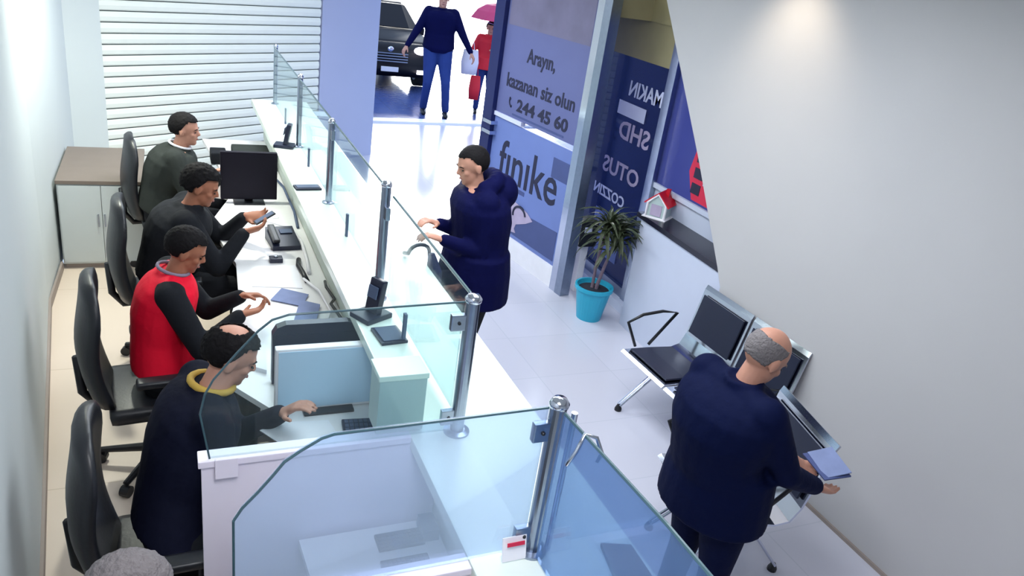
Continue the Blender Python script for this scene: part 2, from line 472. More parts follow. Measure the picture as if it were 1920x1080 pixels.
# window with mirrored lettering (x = 3.72 plane)
WX = 3.72
w1 = thing('shop_window', 'dark blue shop window with mirrored lettering behind the potted plant', 'window', (WX, 5.85, 0))
w1['kind'] = 'structure'
bm = B(); box(bm, (WX-.005, 5.24, .17), (WX+.005, 6.5, 2.42)); new('pane', bm, M['darkglass'], w1, True)
bm = B(); box(bm, (WX-.05, 5.14, 0), (WX+.05, 5.24, 2.6)); new('frame', bm, M['steel'], w1, True)
bm = B(); box(bm, (WX-.04, 5.24, .08), (WX+.03, 6.5, .17)); new('bottom_rail', bm, M['steel'], w1, True)
bm = B(); box(bm, (WX-.03, 5.24, 2.10), (WX+.03, 6.5, 2.42)); box(bm, (3.3, 5.62, 2.42), (3.95, 6.5, 2.75)); box(bm, (WX-.06, 4.0, 2.42), (WX+.06, 5.7, 2.75)); new('top_rail', bm, M['beam'], w1, True)
bm = B(); box(bm, (3.61, 4.96, 0), (WX, 6.5, .08)); new('plinth', bm, M['cabinet'], w1, True)
for s, y, z, w, h in (('MAKIN', 5.30, 1.78, .52, .13), ('SHD', 5.36, 1.40, .5, .16), ('OTUS', 5.40, 1.05, .62, .15), ('COZZIN', 5.55, .82, .55, .1)):
    text_obj('mirrored_lettering', s, (WX-.008, y, z), (0, 1, 0), (0, 0, 1), h, M['pink'] if s in ('SHD', 'OTUS') else M['inkw'], w1, width=w, bold=.02)
bm = B(); box(bm, (WX-.008, 5.5, 1.6), (WX-.005, 5.95, 1.72)); new('sticker', bm, M['inkw'], w1, True)
bm = B(); box(bm, (WX-.008, 5.5, .3), (WX-.005, 6.0, .7)); new('sticker', bm, M['posterlow'], w1, True)
w2 = thing('shop_window', 'purple-filmed window pane beside the wall end above the black sill', 'window', (WX, 4.6, 1.18))
w2['kind'] = 'structure'
bm = B(); box(bm, (WX-.005, 3.7, 1.2), (WX+.005, 5.14, 2.42)); new('pane', bm, M['purple'], w2, True)
bm = B(); box(bm, (WX-.03, 3.7, 1.16), (WX+.04, 5.14, 1.2)); new('bottom_rail', bm, M['cabinet'], w2, True)
rp = thing('window_poster', 'red printed poster with dark photo squares stuck low on the purple window pane', 'poster', (WX-.01, 4.4, 1.3))
bm = B(); extrude_poly(bm, [(WX-.012, 4.05, 1.22), (WX-.012, 4.64, 1.22), (WX-.012, 4.74, 1.42), (WX-.012, 4.70, 1.62), (WX-.012, 4.60, 1.74), (WX-.012, 4.05, 1.95)], (.004, 0, 0)); new('sheet', bm, M['red'], rp, True)
for i in range(3):
    bm = B(); box(bm, (WX-.016, 4.56, 1.27+i*.12), (WX-.012, 4.67, 1.35+i*.12)); new('dark_square', bm, M['ink'], rp, True)
    bm = B(); box(bm, (WX-.015, 4.10, 1.36+i*.12), (WX-.012, 4.54, 1.372+i*.12)); new('white_line', bm, M['pink'], rp, True)
bm = B(); box(bm, (WX-.0, 3.7, 0), (WX+.1, 5.14, 1.16)); struct('wall_parapet', bm, M['cabinet'])
# cabinet with black top below the purple window
cb = thing('low_cabinet', 'white low cabinet with a black stone top under the purple window', 'cabinet', (3.6, 4.35, 0))
bm = B(); extrude_poly(bm, [(3.45, 3.77, 0), (3.50, 4.93, 0), (WX-.005, 4.93, 0), (WX-.005, 3.77, 0)], (0, 0, .96)); new('body', bm, M['cabinet'], cb, True)
bm = B(); extrude_poly(bm, [(3.44, 3.77, .96), (3.48, 4.98, .96), (WX-.002, 4.98, .96), (WX-.002, 3.77, .96)], (0, 0, .04)); new('top', bm, M['granite'], cb, True)

# lock box on short pillar near the door post
lb = thing('barrier_post', 'short white pillar carrying a black box beside the steel door post', 'post', (3.42, 5.62, 0))
bm = B(); box(bm, (3.385, 5.58, 0), (3.455, 5.66, .46), .008); new('pillar', bm, M['white'], lb, True)
bm = B(); box(bm, (3.33, 5.54, .46), (3.50, 5.70, .70), .015); new('box', bm, M['black'], lb, True)
bm = B(); box(bm, (3.36, 5.532, .60), (3.43, 5.54, .65)); new('label_plate', bm, M['inkw'], lb, True)

# ================================================================== COUNTER
SX0, SX1 = .75, 1.27
bm = B(); box(bm, (SX0, .6, 1.10), (SX1, 7.75, 1.15), .006)
solo('counter_shelf', bm, M['shelf'], 'long pale glossy customer shelf running the length of the service counter', 'counter')
base = thing('service_counter', 'white service counter base with inner back panel below the long shelf', 'counter', (.9, 4.2, 0))
bm = B(); box(bm, (.87, .6, 0), (1.16, 7.75, 1.10), .0); new('body', bm, M['shelf'], base, True)
bm = B(); box(bm, (.86, 2.2, .79), (.87, 7.7, 1.09)); new('inner_panel', bm, M['inner'], base, True)
# long desk
def top_poly(pts, z0, z1):
    bm = B(); extrude_poly(bm, [(x, y, z0) for x, y in pts], (0, 0, z1-z0)); return bm
dk = thing('clerk_desk', 'long white clerk desk running behind the counter, its left edge curved', 'desk', (.6, 4.9, 0))
new('desktop', top_poly([(.39, 2.2), (.86, 2.2), (.86, 7.6), (.30, 7.6), (.40, 6.6), (.42, 5.9), (.24, 5.3), (.36, 4.6), (.34, 4.2), (.24, 3.7), (.22, 3.2), (.38, 2.95), (.39, 2.6)], .75, .78), M['desk'], dk, True)
for y in (2.5, 3.9, 5.2, 7.3):
    bm = B(); box(bm, (.44, y-.02, 0), (.84, y+.02, .75)); new('leg_panel', bm, M['desk'], dk, True)
# partition panel with clear rounded glass (y = 2.14)
pt = thing('desk_partition', 'pale lilac partition panel under the round-cornered glass in front of the bald man', 'partition', (.5, 2.16, 0))
bm = B(); box(bm, (.06, 2.14, 0), (.865, 2.185, 1.13)); box(bm, (.05, 2.13, 1.13), (.75, 2.195, 1.155), .004); new('panel', bm, M['panel'], pt, True)
bm = B(); box(bm, (.10, 2.118, 1.09), (.17, 2.13, 1.165), .003); new('cable_cover', bm, M['panel'], pt, True)

def glass_pane(name, label, pts, thick_vec, m_, hl=True):
    """pts: outline loop; adds a darker edge strip along the open top"""
    r = thing(name, label, 'glass panel', (sum(p[0] for p in pts)/len(pts), sum(p[1] for p in pts)/len(pts), min(p[2] for p in pts)))
    bm = B(); extrude_poly(bm, pts, thick_vec); new('pane', bm, m_, r, True)
    return r
def edge_strip(r, line, rad=.0035):
    bm = B(); tube(bm, line, rad, 6); new('polished_edge', bm, M['edge'], r, True)
arc = [(.085, 2.14, 1.16), (.06, 2.14, 1.33), (.075, 2.14, 1.40), (.10, 2.14, 1.45), (.17, 2.14, 1.54), (.23, 2.14, 1.61), (.27, 2.14, 1.645), (.32, 2.14, 1.66), (.89, 2.14, 1.675)]
g = glass_pane('glass_screen', 'clear glass screen with a rounded upper corner in front of the bald man', arc+[(.89, 2.14, 1.16)], (0, .01, 0), M['clear'])
edge_strip(g, arc)
# glass along the counter between steel posts
PY = [2.14, 3.27, 4.69, 6.04, 7.58]; PXs = [.92, .905, .925, .94, .95]
lab = ['clear glass panel between the thick steel corner post and the next post', 'clear glass panel in front of the hooded man, second along the counter', 'clear glass panel third along the counter, before the entrance', 'clear glass panel at the far end of the counter before the blind']
for i in range(4):
    y0, y1 = PY[i]+.03, PY[i+1]-.03
    tp = [(.928, y0, 1.675), (.928, y1, 1.675)]
    g = glass_pane('glass_screen', lab[i], [(.928, y0, 1.19), (.928, y1, 1.19), (.928, y1, 1.675), (.928, y0, 1.675)], (.01, 0, 0), M['clear'])
    g['group'] = 'glass panels along the counter'
    edge_strip(g, [(.933, y0, 1.676), (.933, y1, 1.676)], .006)
def steel_post(x, y, ztop, r, label, clamp=None):
    t = thing('steel_post', label, 'post', (x, y, 1.15), 0, 'steel posts holding the counter glass')
    bm = B(); cyl(bm, (0, 0, .012), (0, 0, ztop-1.15), r, 18); new('pole', bm, M['steel'], t, smooth=False)
    bm = B(); lathe(bm, [(0, .0), (r*1.9, .0), (r*1.9, .008), (r*1.2, .014), (0, .014)]); new('base_flange', bm, M['steel'], t)
    bm = B(); lathe(bm, [(0, 0), (r*1.12, 0), (r*1.2, .012), (r*.8, .026), (0, .03)], (0, 0, ztop-1.15)); new('cap', bm, M['chrome'], t, smooth=True)
    for cl in (clamp or []):
        bm = B(); obox(bm, (cl[0], cl[1], cl[2]-1.15), (.055 if cl[1] == 0 else .022, .022 if cl[1] == 0 else .055, .06), bevel=.004); c_ = new('clamp', bm, M['steel'], t)
        bm = B(); ell(bm, (cl[0], cl[1]-.013, cl[2]-1.15), (.006, .006, .006), sub=2); new('screw', bm, M['black'], c_)
    return t
post_lab = ['thick steel corner post where the round-cornered glass meets the counter glass', 'steel post standing beside the dark card terminal on the shelf', 'steel post third from the corner, before the entrance', 'steel post behind the small dark phone stand on the far shelf', 'farthest steel post, in front of the slat blind']
for i in range(5):
    steel_post(PXs[i], PY[i], [1.675, 1.715, 1.665, 1.685, 1.675][i], [.025, .022, .02, .02, .018][i], post_lab[i], [(-.045, 0, 1.60), (-.04, 0, 1.22)] if i == 0 else [(0, -.035, 1.6)])
pp = steel_post(.945, 1.52, 1.655, .024, 'nearest steel post at the meeting of the two tinted glass panes', [(-.04, 0, 1.58), (-.04, 0, 1.22)])
bm = B(); cyl(bm, (.035, -.03, .02), (.035, -.03, .50), .009); new('rod', bm, M['chrome'], pp)
# small steel support pins midway under the glass
for i, (x, y) in enumerate(((.94, 6.79), (.93, 5.5), (.92, 4.1), (.91, 2.83))):
    bm = B(); box(bm, (x-.007, y-.012, 1.15), (x+.007, y+.012, 1.285), .002)
    solo('glass_support', bm, M['grille'], ['small dark upright glass support at the far end of the shelf', 'small dark upright glass support left of the third post', 'small dark upright glass support on the bare middle of the shelf', 'small dark upright glass support beside the keypad tray'][i], 'support', 'glass supports along the shelf')
# near partition and tinted glass
np_ = thing('desk_partition', 'pale partition panel under the near tinted glass at the bottom of the view', 'partition', (.5, 1.54, 0))
bm = B(); box(bm, (.29, 1.5, 0), (.865, 1.545, 1.13)); box(bm, (.28, 1.49, 1.13), (.745, 1.555, 1.155), .004); new('panel', bm, M['panel'], np_, True)
arc = [(.11, 1.52, 1.22), (.11, 1.52, 1.43), (.13, 1.52, 1.465), (.165, 1.52, 1.505), (.20, 1.52, 1.55), (.225, 1.52, 1.585), (.26, 1.52, 1.61), (.31, 1.52, 1.64), (.34, 1.52, 1.648), (.915, 1.52, 1.655)]
g = glass_pane('glass_screen', 'nearest blue-tinted glass screen with a rounded left corner', [(.11, 1.52, 1.05), (.28, 1.52, 1.05), (.28, 1.52, 1.16)][0:0]+arc+[(.915, 1.52, 1.16), (.27, 1.52, 1.16), (.27, 1.52, .95), (.11, 1.52, .95)], (0, .01, 0), M['tinted'])
edge_strip(g, arc)
g = glass_pane('glass_screen', 'blue-tinted glass running from the nearest post towards the bottom right', [(.94, 1.48, 1.16), (.94, .55, 1.16), (.94, .55, 1.70), (.94, 1.0, 1.69), (.94, 1.48, 1.655)], (.01, 0, 0), M['tinted2'])
edge_strip(g, [(.945, 1.48, 1.657), (.945, 1.0, 1.692), (.945, .55, 1.702)], .005)
bm = B(); tube(bm, [(.90, 1.36, 1.585), (.925, 1.365, 1.62), (.945, 1.37, 1.668), (.975, 1.36, 1.66), (.99, 1.345, 1.62), (.975, 1.335, 1.6)], .006, 8)
solo('glass_clip', bm, M['chrome'], 'bent steel clip hooked over the top of the near tinted glass', 'clip', smooth=True)
# near desk, keyboards
d2 = thing('clerk_desk', 'pale desk seen through the near tinted glass', 'desk', (.6, 1.9, 0))
new('desktop', top_poly([(.40, 1.56), (.86, 1.56), (.86, 2.12), (.37, 2.12)], .75, .78), M['desk'], d2, True)
bm = B(); box(bm, (.6, 1.75, 0), (.84, 1.79, .75)); new('leg_panel', bm, M['desk'], d2, True)
for i, y in enumerate((2.03, 1.90)):
    kb = thing('keyboard', ['slate keyboard lying flat, the farther of the pair behind the near glass', 'slate keyboard lying flat, the nearer of the pair behind the near glass'][i], 'keyboard', (.71-.01*i, y, .78), 0, 'keyboards behind the near glass')
    bm = B(); box(bm, (-.085, -.04, 0), (.085, .04, .014), .004); new('base', bm, M['navyp'], kb)
    bm = B()
    for r in range(4):
        for c in range(10): box(bm, (-.078+c*.0158, -.034+r*.017, .014), (-.078+c*.0158+.012, -.034+r*.017+.013, .018))
    o = new('keys', bm, M['keydark'], kb); o['kind'] = 'stuff'
bm = B(); box(bm, (.79, 2.0, .78), (.85, 2.1, .83), .008)
solo('desk_device', bm, M['grille'], 'small slate box tucked under the shelf edge behind the near glass', 'box')
# red sign card
sg = thing('sign_card', 'small white card with red print propped at the foot of the nearest post', 'sign', (.875, 1.50, 1.15))
bm = B(); obox(bm, (0, 0, .04), (.075, .004, .075), Matrix.Rotation(-.25, 3, 'X')); new('card', bm, M['white'], sg)
bm = B(); obox(bm, (0, -.007, .062), (.055, .002, .012), Matrix.Rotation(-.25, 3, 'X'))
for k in range(4): obox(bm, (-.022+k*.015, 0, .032), (.008, .006, .02), Matrix.Rotation(-.25, 3, 'X'))
new('red_print', bm, M['red'], sg)
bm = B(); extrude_poly(bm, [(1.12, 1.28, 1.15), (1.24, 1.22, 1.15), (1.25, 1.45, 1.15), (1.16, 1.48, 1.15)], (0, 0, .015))
solo('folder', bm, M['brown'], 'brown folder lying on the shelf outside the near tinted glass', 'folder')

# ---- things on the shelf
def phone_stand(loc, rz, label, s=1.):
    t = thing('card_terminal', label, 'terminal', loc, rz)
    bm = B(); box(bm, (-.07*s, -.055*s, 0), (.06*s, .055*s, .022*s), .006*s); new('base', bm, M['navyp'], t)
    bm = B(); obox(bm, (.015*s, .0, .085*s), (.03*s, .07*s, .15*s), Matrix.Rotation(.18, 3, 'Y'), .008*s); new('handset', bm, M['navyp'], t)
    bm = B(); obox(bm, (-.004*s, 0, .11*s), (.006*s, .05*s, .05*s), Matrix.Rotation(.18, 3, 'Y'), .002); new('display', bm, M['grille'], t)
    return t
phone_stand((.835, 6.02, 1.15), -.3, 'dark handset terminal standing on the far part of the shelf', 1.15)
phone_stand((.83, 3.08, 1.15), .5, 'dark card terminal standing on the shelf by the second post', 1.15)
for (x, y, w, l, lb_, rz) in ((.84, 4.98, .17, .09, 'dark flat keypad tray lying across the shelf edge beyond the middle', .1), (.86, 2.88, .12, .15, 'slate keypad tray lying on the shelf below the card terminal', .1)):
    t = thing('keypad_tray', lb_, 'tray', (x, y, 1.15), rz)
    bm = B(); box(bm, (-w/2, -l/2, 0), (w/2, l/2, .014), .004); new('tray', bm, M['navyp'], t)
    bm = B(); box(bm, (-w/2+.012, -l/2+.012, .014), (w/2-.012, l/2-.012, .018), .001); new('key_plate', bm, M['grille'], t)
bm = B(); box(bm, (.63, 2.17, 1.155), (.80, 2.29, 1.385), .004)
bx = thing('document_box', 'pale green plastic document box standing at the near end of the shelf', 'box', (.715, 2.23, 1.155))
new('body', bm, M['boxgreen'], bx, True)
bm = B(); box(bm, (.626, 2.166, 1.37), (.804, 2.294, 1.392), .003); new('lid', bm, M['shelf'], bx, True)
# umbrella hanging on the shelf's outer edge
um = thing('umbrella', 'folded navy umbrella hooked by its curved handle over the customer edge of the shelf', 'umbrella', (1.30, 3.66, .45))
bm = B(); tube(bm, [(1.18+.0, 3.80, 1.165)]+[(1.245-.06*math.cos(a), 3.74-.02*math.sin(a), 1.185+.06*math.sin(a)) for a in [PI*k/8 for k in range(9)]]+[(1.315, 3.70, 1.12)], .011, 8); new('handle', bm, M['navyp'], um, True, True)
bm = B(); tube(bm, [(1.305, 3.70, 1.20), (1.325, 3.685, 1.10), (1.325, 3.67, .85), (1.32, 3.66, .55), (1.32, 3.66, .46)], [.018, .045, .048, .016, .006], 9); new('canopy', bm, M['umb'], um, True)
bm = B(); tube(bm, [(1.32, 3.66, .47), (1.32, 3.66, .42)], .005, 6); new('tip', bm, M['chrome'], um, True)

# ---- things on the long desk
def monitor(loc, rz, w, h, label, shell, face, z0=.0, round_=False):
    t = thing('monitor', label, 'monitor', loc, rz)
    bm = B()
    if round_:
        prof = [(-w/2, z0), (w/2, z0), (w/2, z0+h-.05), (w/2-.02, z0+h-.015), (w/2-.06, z0+h), (-w/2+.06, z0+h), (-w/2+.02, z0+h-.015), (-w/2, z0+h-.05)]
        extrude_poly(bm, [(x, -.012, z) for x, z in prof], (0, .045, 0))
    else:
        box(bm, (-w/2, -.012, z0), (w/2, .03, z0+h), .006)
    new('shell', bm, M[shell], t)
    bm = B(); box(bm, (-w/2+.012, -.015, z0+.015), (w/2-.012, -.0115, z0+h-(.05 if round_ else .012))); new('face', bm, M[face], t)
    bm = B(); box(bm, (-.03, .03, .012), (.03, .05, z0+h*.5), .004); new('stand', bm, M['black'], t)
    bm = B(); box(bm, (-.11, -.06, 0), (.11, .09, .012), .004); new('foot', bm, M['black'], t)
    return t
monitor((.545, 5.76, .78), 0, .40, .36, 'large black monitor at the far clerk place, behind the phone', 'monitor', 'monitor', .03)
monitor((.615, 2.93, .78), 0.0, .46, .312, 'pale blue flat monitor standing behind the clear glass partition', 'white', 'screen', .005)
monitor((.60, 3.16, .78), 0.0, .40, .305, 'dark round-cornered monitor directly behind the pale blue one', 'navyp', 'navyp', .01, True)
t = thing('desk_phone', 'dark navy desk phone next to the white cable by the held phone', 'telephone', (.68, 4.92, .78), .1)
bm = B(); extrude_poly(bm, [(-.09, -.12, 0), (-.09, -.12, .03), (-.09, .12, .08), (-.09, .12, 0)], (.18, 0, 0)); new('body', bm, M['navyp'], t)
bm = B(); obox(bm, (-.06, 0, .075), (.045, .2, .03), Matrix.Rotation(.2, 3, 'X'), .012); new('handset', bm, M['black'], t)
bm = B(); obox(bm, (.03, .05, .07), (.08, .05, .006), Matrix.Rotation(.2, 3, 'X')); new('display', bm, M['grille'], t)
t = thing('telephone_stand', 'small dark phone cradle at the end of the white cable', 'telephone', (.60, 4.62, .78), 0)
bm = B(); box(bm, (-.04, -.03, 0), (.04, .03, .03), .006); new('cradle', bm, M['navyp'], t)
bm = B(); ell(bm, (.0, -.0, .035), (.014, .014, .008), sub=2); new('button', bm, M['chrome'], t)
def papers(pts, label, m_='paper', z=.78, h=.004, kind='paper_sheet', cat='paper'):
    bm = B(); extrude_poly(bm, [(x, y, z) for x, y in pts], (0, 0, h)); return solo(kind, bm, M[m_], label, cat)
papers([(.44, 5.35), (.72, 5.42), (.70, 5.62), (.42, 5.58)], 'white paper sheet in front of the large black monitor')
papers([(.42, 4.25), (.70, 4.20), (.72, 4.55), (.46, 4.50)], 'white paper sheet between the held phone and the red vest man')
papers([(.50, 4.05), (.66, 3.95), (.72, 4.10), (.58, 4.20)], 'blue-grey brochure fanned beside the cables', 'bluepaper', .785)
papers([(.58, 3.74), (.68, 3.66), (.76, 3.95), (.66, 4.02)], 'blue-grey brochure lying behind the dark round-cornered monitor', 'bluepaper', .785, .01)
papers([(.47, 3.55), (.62, 3.55), (.63, 3.85), (.50, 3.90)], 'white sheet lying under the hands of the red vest man', 'paper', .78, .003)
papers([(.34, 3.30), (.39, 3.26), (.41, 3.52), (.36, 3.54)], 'narrow white paper strip standing beside the pale blue monitor', 'paper', .78, .02)
papers([(.31, 2.80), (.41, 2.64), (.42, 2.86)], 'white paper corner lying by the left foot of the pale blue monitor', 'paper', .781)
o = papers([(.39, 2.50), (.66, 2.46), (.60, 2.82), (.40, 2.84)], 'white printed form in front of the pale blue monitor', 'paper', .782)
bm = B(); box(bm, (.41, 2.64, .7861), (.49, 2.78, .7866)); ob = new('printed_block', bm, M['print_'], o, True)
kb = thing('keyboard', 'dark keyboard at the right foot of the pale blue monitor', 'keyboard', (.735, 2.72, .78), -.1)
bm = B(); box(bm, (-.09, -.07, 0), (.09, .07, .018), .005); new('base', bm, M['navyp'], kb)
bm = B()
for r in range(4):
    for c in range(8): box(bm, (-.08+c*.0205, -.06+r*.031, .018), (-.08+c*.0205+.016, -.06+r*.031+.025, .023))
o = new('keys', bm, M['grille'], kb); o['kind'] = 'stuff'
for nm, lbl, m_, pts, r in (
    ('cable', 'white cable running along the desk past the navy desk phone', 'white', [(.50, 5.35, .80), (.62, 5.28, .81), (.76, 5.15, .81), (.80, 4.9, .80), (.79, 4.6, .79), (.77, 4.4, .79)], .011),
    ('cable', 'black cable with plugs beside the white cable end', 'black', [(.74, 4.62, .79), (.72, 4.5, .80), (.735, 4.4, .79), (.74, 4.28, .79)], .016),
    ('cable', 'tangled dark cable against the inner panel of the counter', 'black', [(.84, 4.25, .80), (.82, 4.1, .83), (.85, 4.0, .80), (.81, 3.9, .82), (.84, 3.75, .80), (.80, 3.62, .80), (.84, 3.5, .80)], .009),
    ('cable', 'pale cable looping across the brochures', 'white', [(.72, 4.3, .80), (.78, 4.1, .81), (.80, 3.85, .80), (.75, 3.7, .80), (.80, 3.55, .80)], .008),
    ('cable', 'grey cable looping behind the large black monitor', 'grille', [(.5, 6.1, .80), (.62, 6.22, .83), (.74, 6.15, .80), (.80, 6.3, .81), (.84, 6.1, .80), (.84, 5.5, .80), (.82, 5.2, .79)], .01)):
    bm = B(); tube(bm, pts, r, 8); solo(nm, bm, M[m_], lbl, 'cable', smooth=True)
# far clutter
bm = B(); box(bm, (.50, 6.55, .78), (.80, 6.90, .93), .02)
t = thing('printer', 'dark grey printer on the far end of the desk by the blind', 'printer', (.65, 6.7, .78))
new('body', bm, M['darkgreen'], t, True)
bm = B(); box(bm, (.53, 6.50, .86), (.77, 6.56, .87)); new('paper_tray', bm, M['grille'], t, True)
bm = B(); extrude_poly(bm, [(.40, 6.28, .78), (.47, 6.22, .78), (.50, 6.34, 1.0), (.43, 6.36, 1.0)], (.02, .05, 0)); solo('document_holder', bm, M['paper'], 'white papers standing upright left of the large black monitor', 'papers')
bm = B(); box(bm, (.33, 6.75, .78), (.46, 6.95, .88), .015); solo('tape_dispenser', bm, M['dark'], 'small dark box left of the printer on the far desk', 'box')

# ================================================================== CHAIRS, CABINET LEFT
def dup(root, loc, rz, label):
    r = root.copy(); COL.objects.link(r); r.location = loc; r.rotation_euler = (0, 0, rz); r['label'] = label
    def rec(src, dst):
        for ch in list(src.children):
            c = ch.copy(); COL.objects.link(c); c.parent = dst; rec(ch, c)
    rec(root, r)
    reg(r, None)
    return r
def office_chair(loc, rz, label):
    t = thing('office_chair', label, 'chair', loc, rz, 'black office chairs behind the desk')
    # seat
    bm = B(); box(bm, (-.22, -.24, .42), (.24, .24, .50), .035); new('seat', bm, M['leather'], t, smooth=True)
    # backrest: tall curved padded shell
    bm = B(); n = 12; prof = []
    for i in range(n+1):
        s = i/n; z = .50+.60*s; x = -.25-.05*s-.035*math.sin(PI*s*1.3)+.0
        w = .235*(1-.35*max(0, (s-.72)/.28)**2)*(.86+.14*math.sin(PI*min(1, s*1.4)*.5)); th = .045*(1-.3*s)
        prof.append((x, z, w, th))
    rings = []
    for x, z, w, th in prof:
        ring = []
        for k in range(20):
            a = 2*PI*k/20; cx, cy = math.cos(a), math.sin(a)
            ex = (abs(cx)**.6)*(1 if cx > 0 else -1); ey = (abs(cy)**.6)*(1 if cy > 0 else -1)
            ring.append(bm.verts.new((x+ex*th+.05*(ey*w/.235)**2, ey*w, z)))
        rings.append(ring)
    for i in range(n):
        for k in range(20): bm.faces.new((rings[i][k], rings[i][(k+1) % 20], rings[i+1][(k+1) % 20], rings[i+1][k]))
    bm.faces.new(rings[0][::-1])
    topc = [(v.co.copy()) for v in rings[-1]]; cen = sum(topc, Vector())/20
    r3 = [bm.verts.new(cen+(c-cen)*.6+Vector((0, 0, .022))) for c in topc]
    for k in range(20): bm.faces.new((rings[-1][k], rings[-1][(k+1) % 20], r3[(k+1) % 20], r3[k]))
    bm.faces.new(r3)
    new('backrest', bm, M['leather'], t, smooth=True)
    bm = B(); tube(bm, [(-.12, 0, .43), (-.27, 0, .42), (-.33, 0, .50), (-.34, 0, .70)], .022, 8); new('back_bracket', bm, M['black'], t, smooth=True)
    for s in (-1, 1):
        bm = B(); tube(bm, [(.06, s*.24, .46), (.08, s*.28, .56), (.08, s*.28, .66)], .014, 8); ar = new('armrest', bm, M['black'], t, smooth=True)
        bm = B(); box(bm, (-.10, s*.28-.035, .655), (.17, s*.28+.035, .69), .014); new('arm_pad', bm, M['leather'], ar, smooth=True)
    bm = B(); cyl(bm, (0, 0, .10), (0, 0, .43), .025); new('gas_column', bm, M['chrome'], t)
    bm = B(); obox(bm, (0, 0, .405), (.2, .2, .04), bevel=.01); new('tilt_mechanism', bm, M['black'], t)
    for k in range(5):
        a = 2*PI*k/5+.3
        bm = B(); tube(bm, [(0, 0, .11), (.29*math.cos(a), .29*math.sin(a), .075)], [.026, .016], 8); sp = new('base_arm', bm, M['black'], t)
        c = Vector((.29*math.cos(a), .29*math.sin(a), .03)); d = Vector((-math.sin(a), math.cos(a), 0))
        bm = B(); cyl(bm, c-d*.022, c+d*.022, .03, 14); cyl(bm, c, c+Vector((0, 0, .05)), .008, 8); new('caster', bm, M['black'], sp)
    return t
ch0 = office_chair((-.10, 3.72, 0), .08, 'black office chair of the man in the red vest')
dup(ch0, (-.03, 2.50, 0), .02, 'black office chair of the bald-spot man, nearest complete one')
dup(ch0, (-.02, 4.86, 0), .05, 'black office chair of the bearded-collar man in black holding a phone')
for o in list(bpy.data.objects):
    if o.get('label', '').startswith('black office chair of the bearded'): o['label'] = 'black office chair behind the man in black holding a phone'
dup(ch0, (.0, 6.35, 0), .1, 'black office chair of the farthest clerk near the blind')
dup(ch0, (.0, 1.27, 0), .05, 'black office chair of the grey-haired man at the bottom left edge')

lc = thing('side_cabinet', 'low white side cabinet with a brown top against the left wall', 'cabinet', (-.52, 6.85, 0))
bm = B(); box(bm, (-.785, 6.40, .04), (-.20, 7.35, .70)); new('body', bm, M['lwall'], lc, True)
bm = B(); box(bm, (-.79, 6.385, .70), (-.19, 7.36, .73), .004); new('top', bm, M['brown'], lc, True)
bm = B(); box(bm, (-.77, 6.42, 0), (-.21, 7.33, .04)); new('plinth', bm, M['skirting'], lc, True)
bm = B(); box(bm, (-.775, 6.385, .06), (-.49, 6.40, .69)); dd = new('door', bm, M['lwall'], lc, True)
bm = B(); box(bm, (-.52, 6.373, .36), (-.51, 6.385, .46)); new('handle', bm, M['steel'], dd, True)
bm = B(); box(bm, (-.485, 6.385, .06), (-.205, 6.40, .69)); dd = new('door', bm, M['lwall'], lc, True)
bm = B(); box(bm, (-.475, 6.373, .36), (-.465, 6.385, .46)); new('handle', bm, M['steel'], dd, True)
bm = B(); box(bm, (-.12, 3.05, 0), (.16, 3.30, .22), .01)
t = thing('storage_box', 'white box with blue-grey papers on the floor under the red vest man', 'box', (.0, 3.17, 0))
new('body', bm, M['white'], t, True)
bm = B(); extrude_poly(bm, [(-.08, 3.08, .22), (.12, 3.08, .22), (.10, 3.26, .22), (-.06, 3.24, .22)], (0, 0, .02)); new('papers', bm, M['bluepaper'], t, True)

# ================================================================== BENCHES
def bench(loc, rz, label, seats, w=.52):
    """front faces -x, runs along -y from the origin (far end)"""
    t = thing('waiting_bench', label, 'bench', loc, rz, 'metal waiting benches along the right wall')
    Ln = seats*w
    bm = B(); box(bm, (.30, -Ln, .33), (.36, 0, .37), .004); new('beam', bm, M['chrome'], t)
    for i in range(seats):
        y1 = -i*w-.01; y0 = -(i+1)*w+.01
        def slab(prof, th, ya, yb):
            bm = B()
            pts = [(x, ya, z) for x, z in prof]
            back = []
            for j, (x, z) in enumerate(prof):
                a = Vector(prof[min(j+1, len(prof)-1)])-Vector(prof[max(j-1, 0)]); nrm = Vector((a.y, -a.x)).normalized()
                back.append((x+nrm.x*th, ya, z+nrm.y*th))
            return extrude_poly(bm, pts+back[::-1], (0, yb-ya, 0))
        prof = [(0, .405), (.02, .42), (.2, .415), (.42, .40), (.49, .42), (.53, .50), (.565, .66), (.60, .84), (.615, .87)]
        sh = new('seat_shell', slab(prof, .012, y0, y1), M['chrome'], t)
        bm = slab([(.055, .428), (.2, .424), (.40, .41)], -.012, y0+.035, y1-.035); new('seat_pad', bm, M['navyp'], t)
        bm = slab([(.525, .53), (.555, .66), (.585, .81)], -.012, y0+.035, y1-.035); new('back_pad', bm, M['navyp'], t)
    ys = [0, -Ln]
    for y in ys:
        s = 1 if y == 0 else -1
        yy = y+s*.015
        bm = B()
        pts = [(.13, yy, .42), (.03, yy, .61), (.14, yy, .66), (.3, yy, .675), (.43, yy, .655), (.24, yy, .42)]
        tube(bm, pts, .011, 8); new('armrest', bm, M['black'], t, smooth=True)
    for y in (-.12, -Ln+.12):
        for sx, x1 in ((0, .0), (1, .58)):
            bm = B()
            for d in (-.014, .014): tube(bm, [(.33, y+d, .34), (x1, y+d, .04)], .008, 8)
            lg = new('leg', bm, M['chrome'], t)
            bm = B(); lathe(bm, [(0, 0), (.025, 0), (.025, .015), (.012, .045), (0, .045)], (x1, y, 0), 12); new('foot', bm, M['black'], lg)
    return t
bench((2.77, 3.82, 0), math.radians(2), 'chrome waiting bench with navy pads nearest the black-topped cabinet', 2, .5)
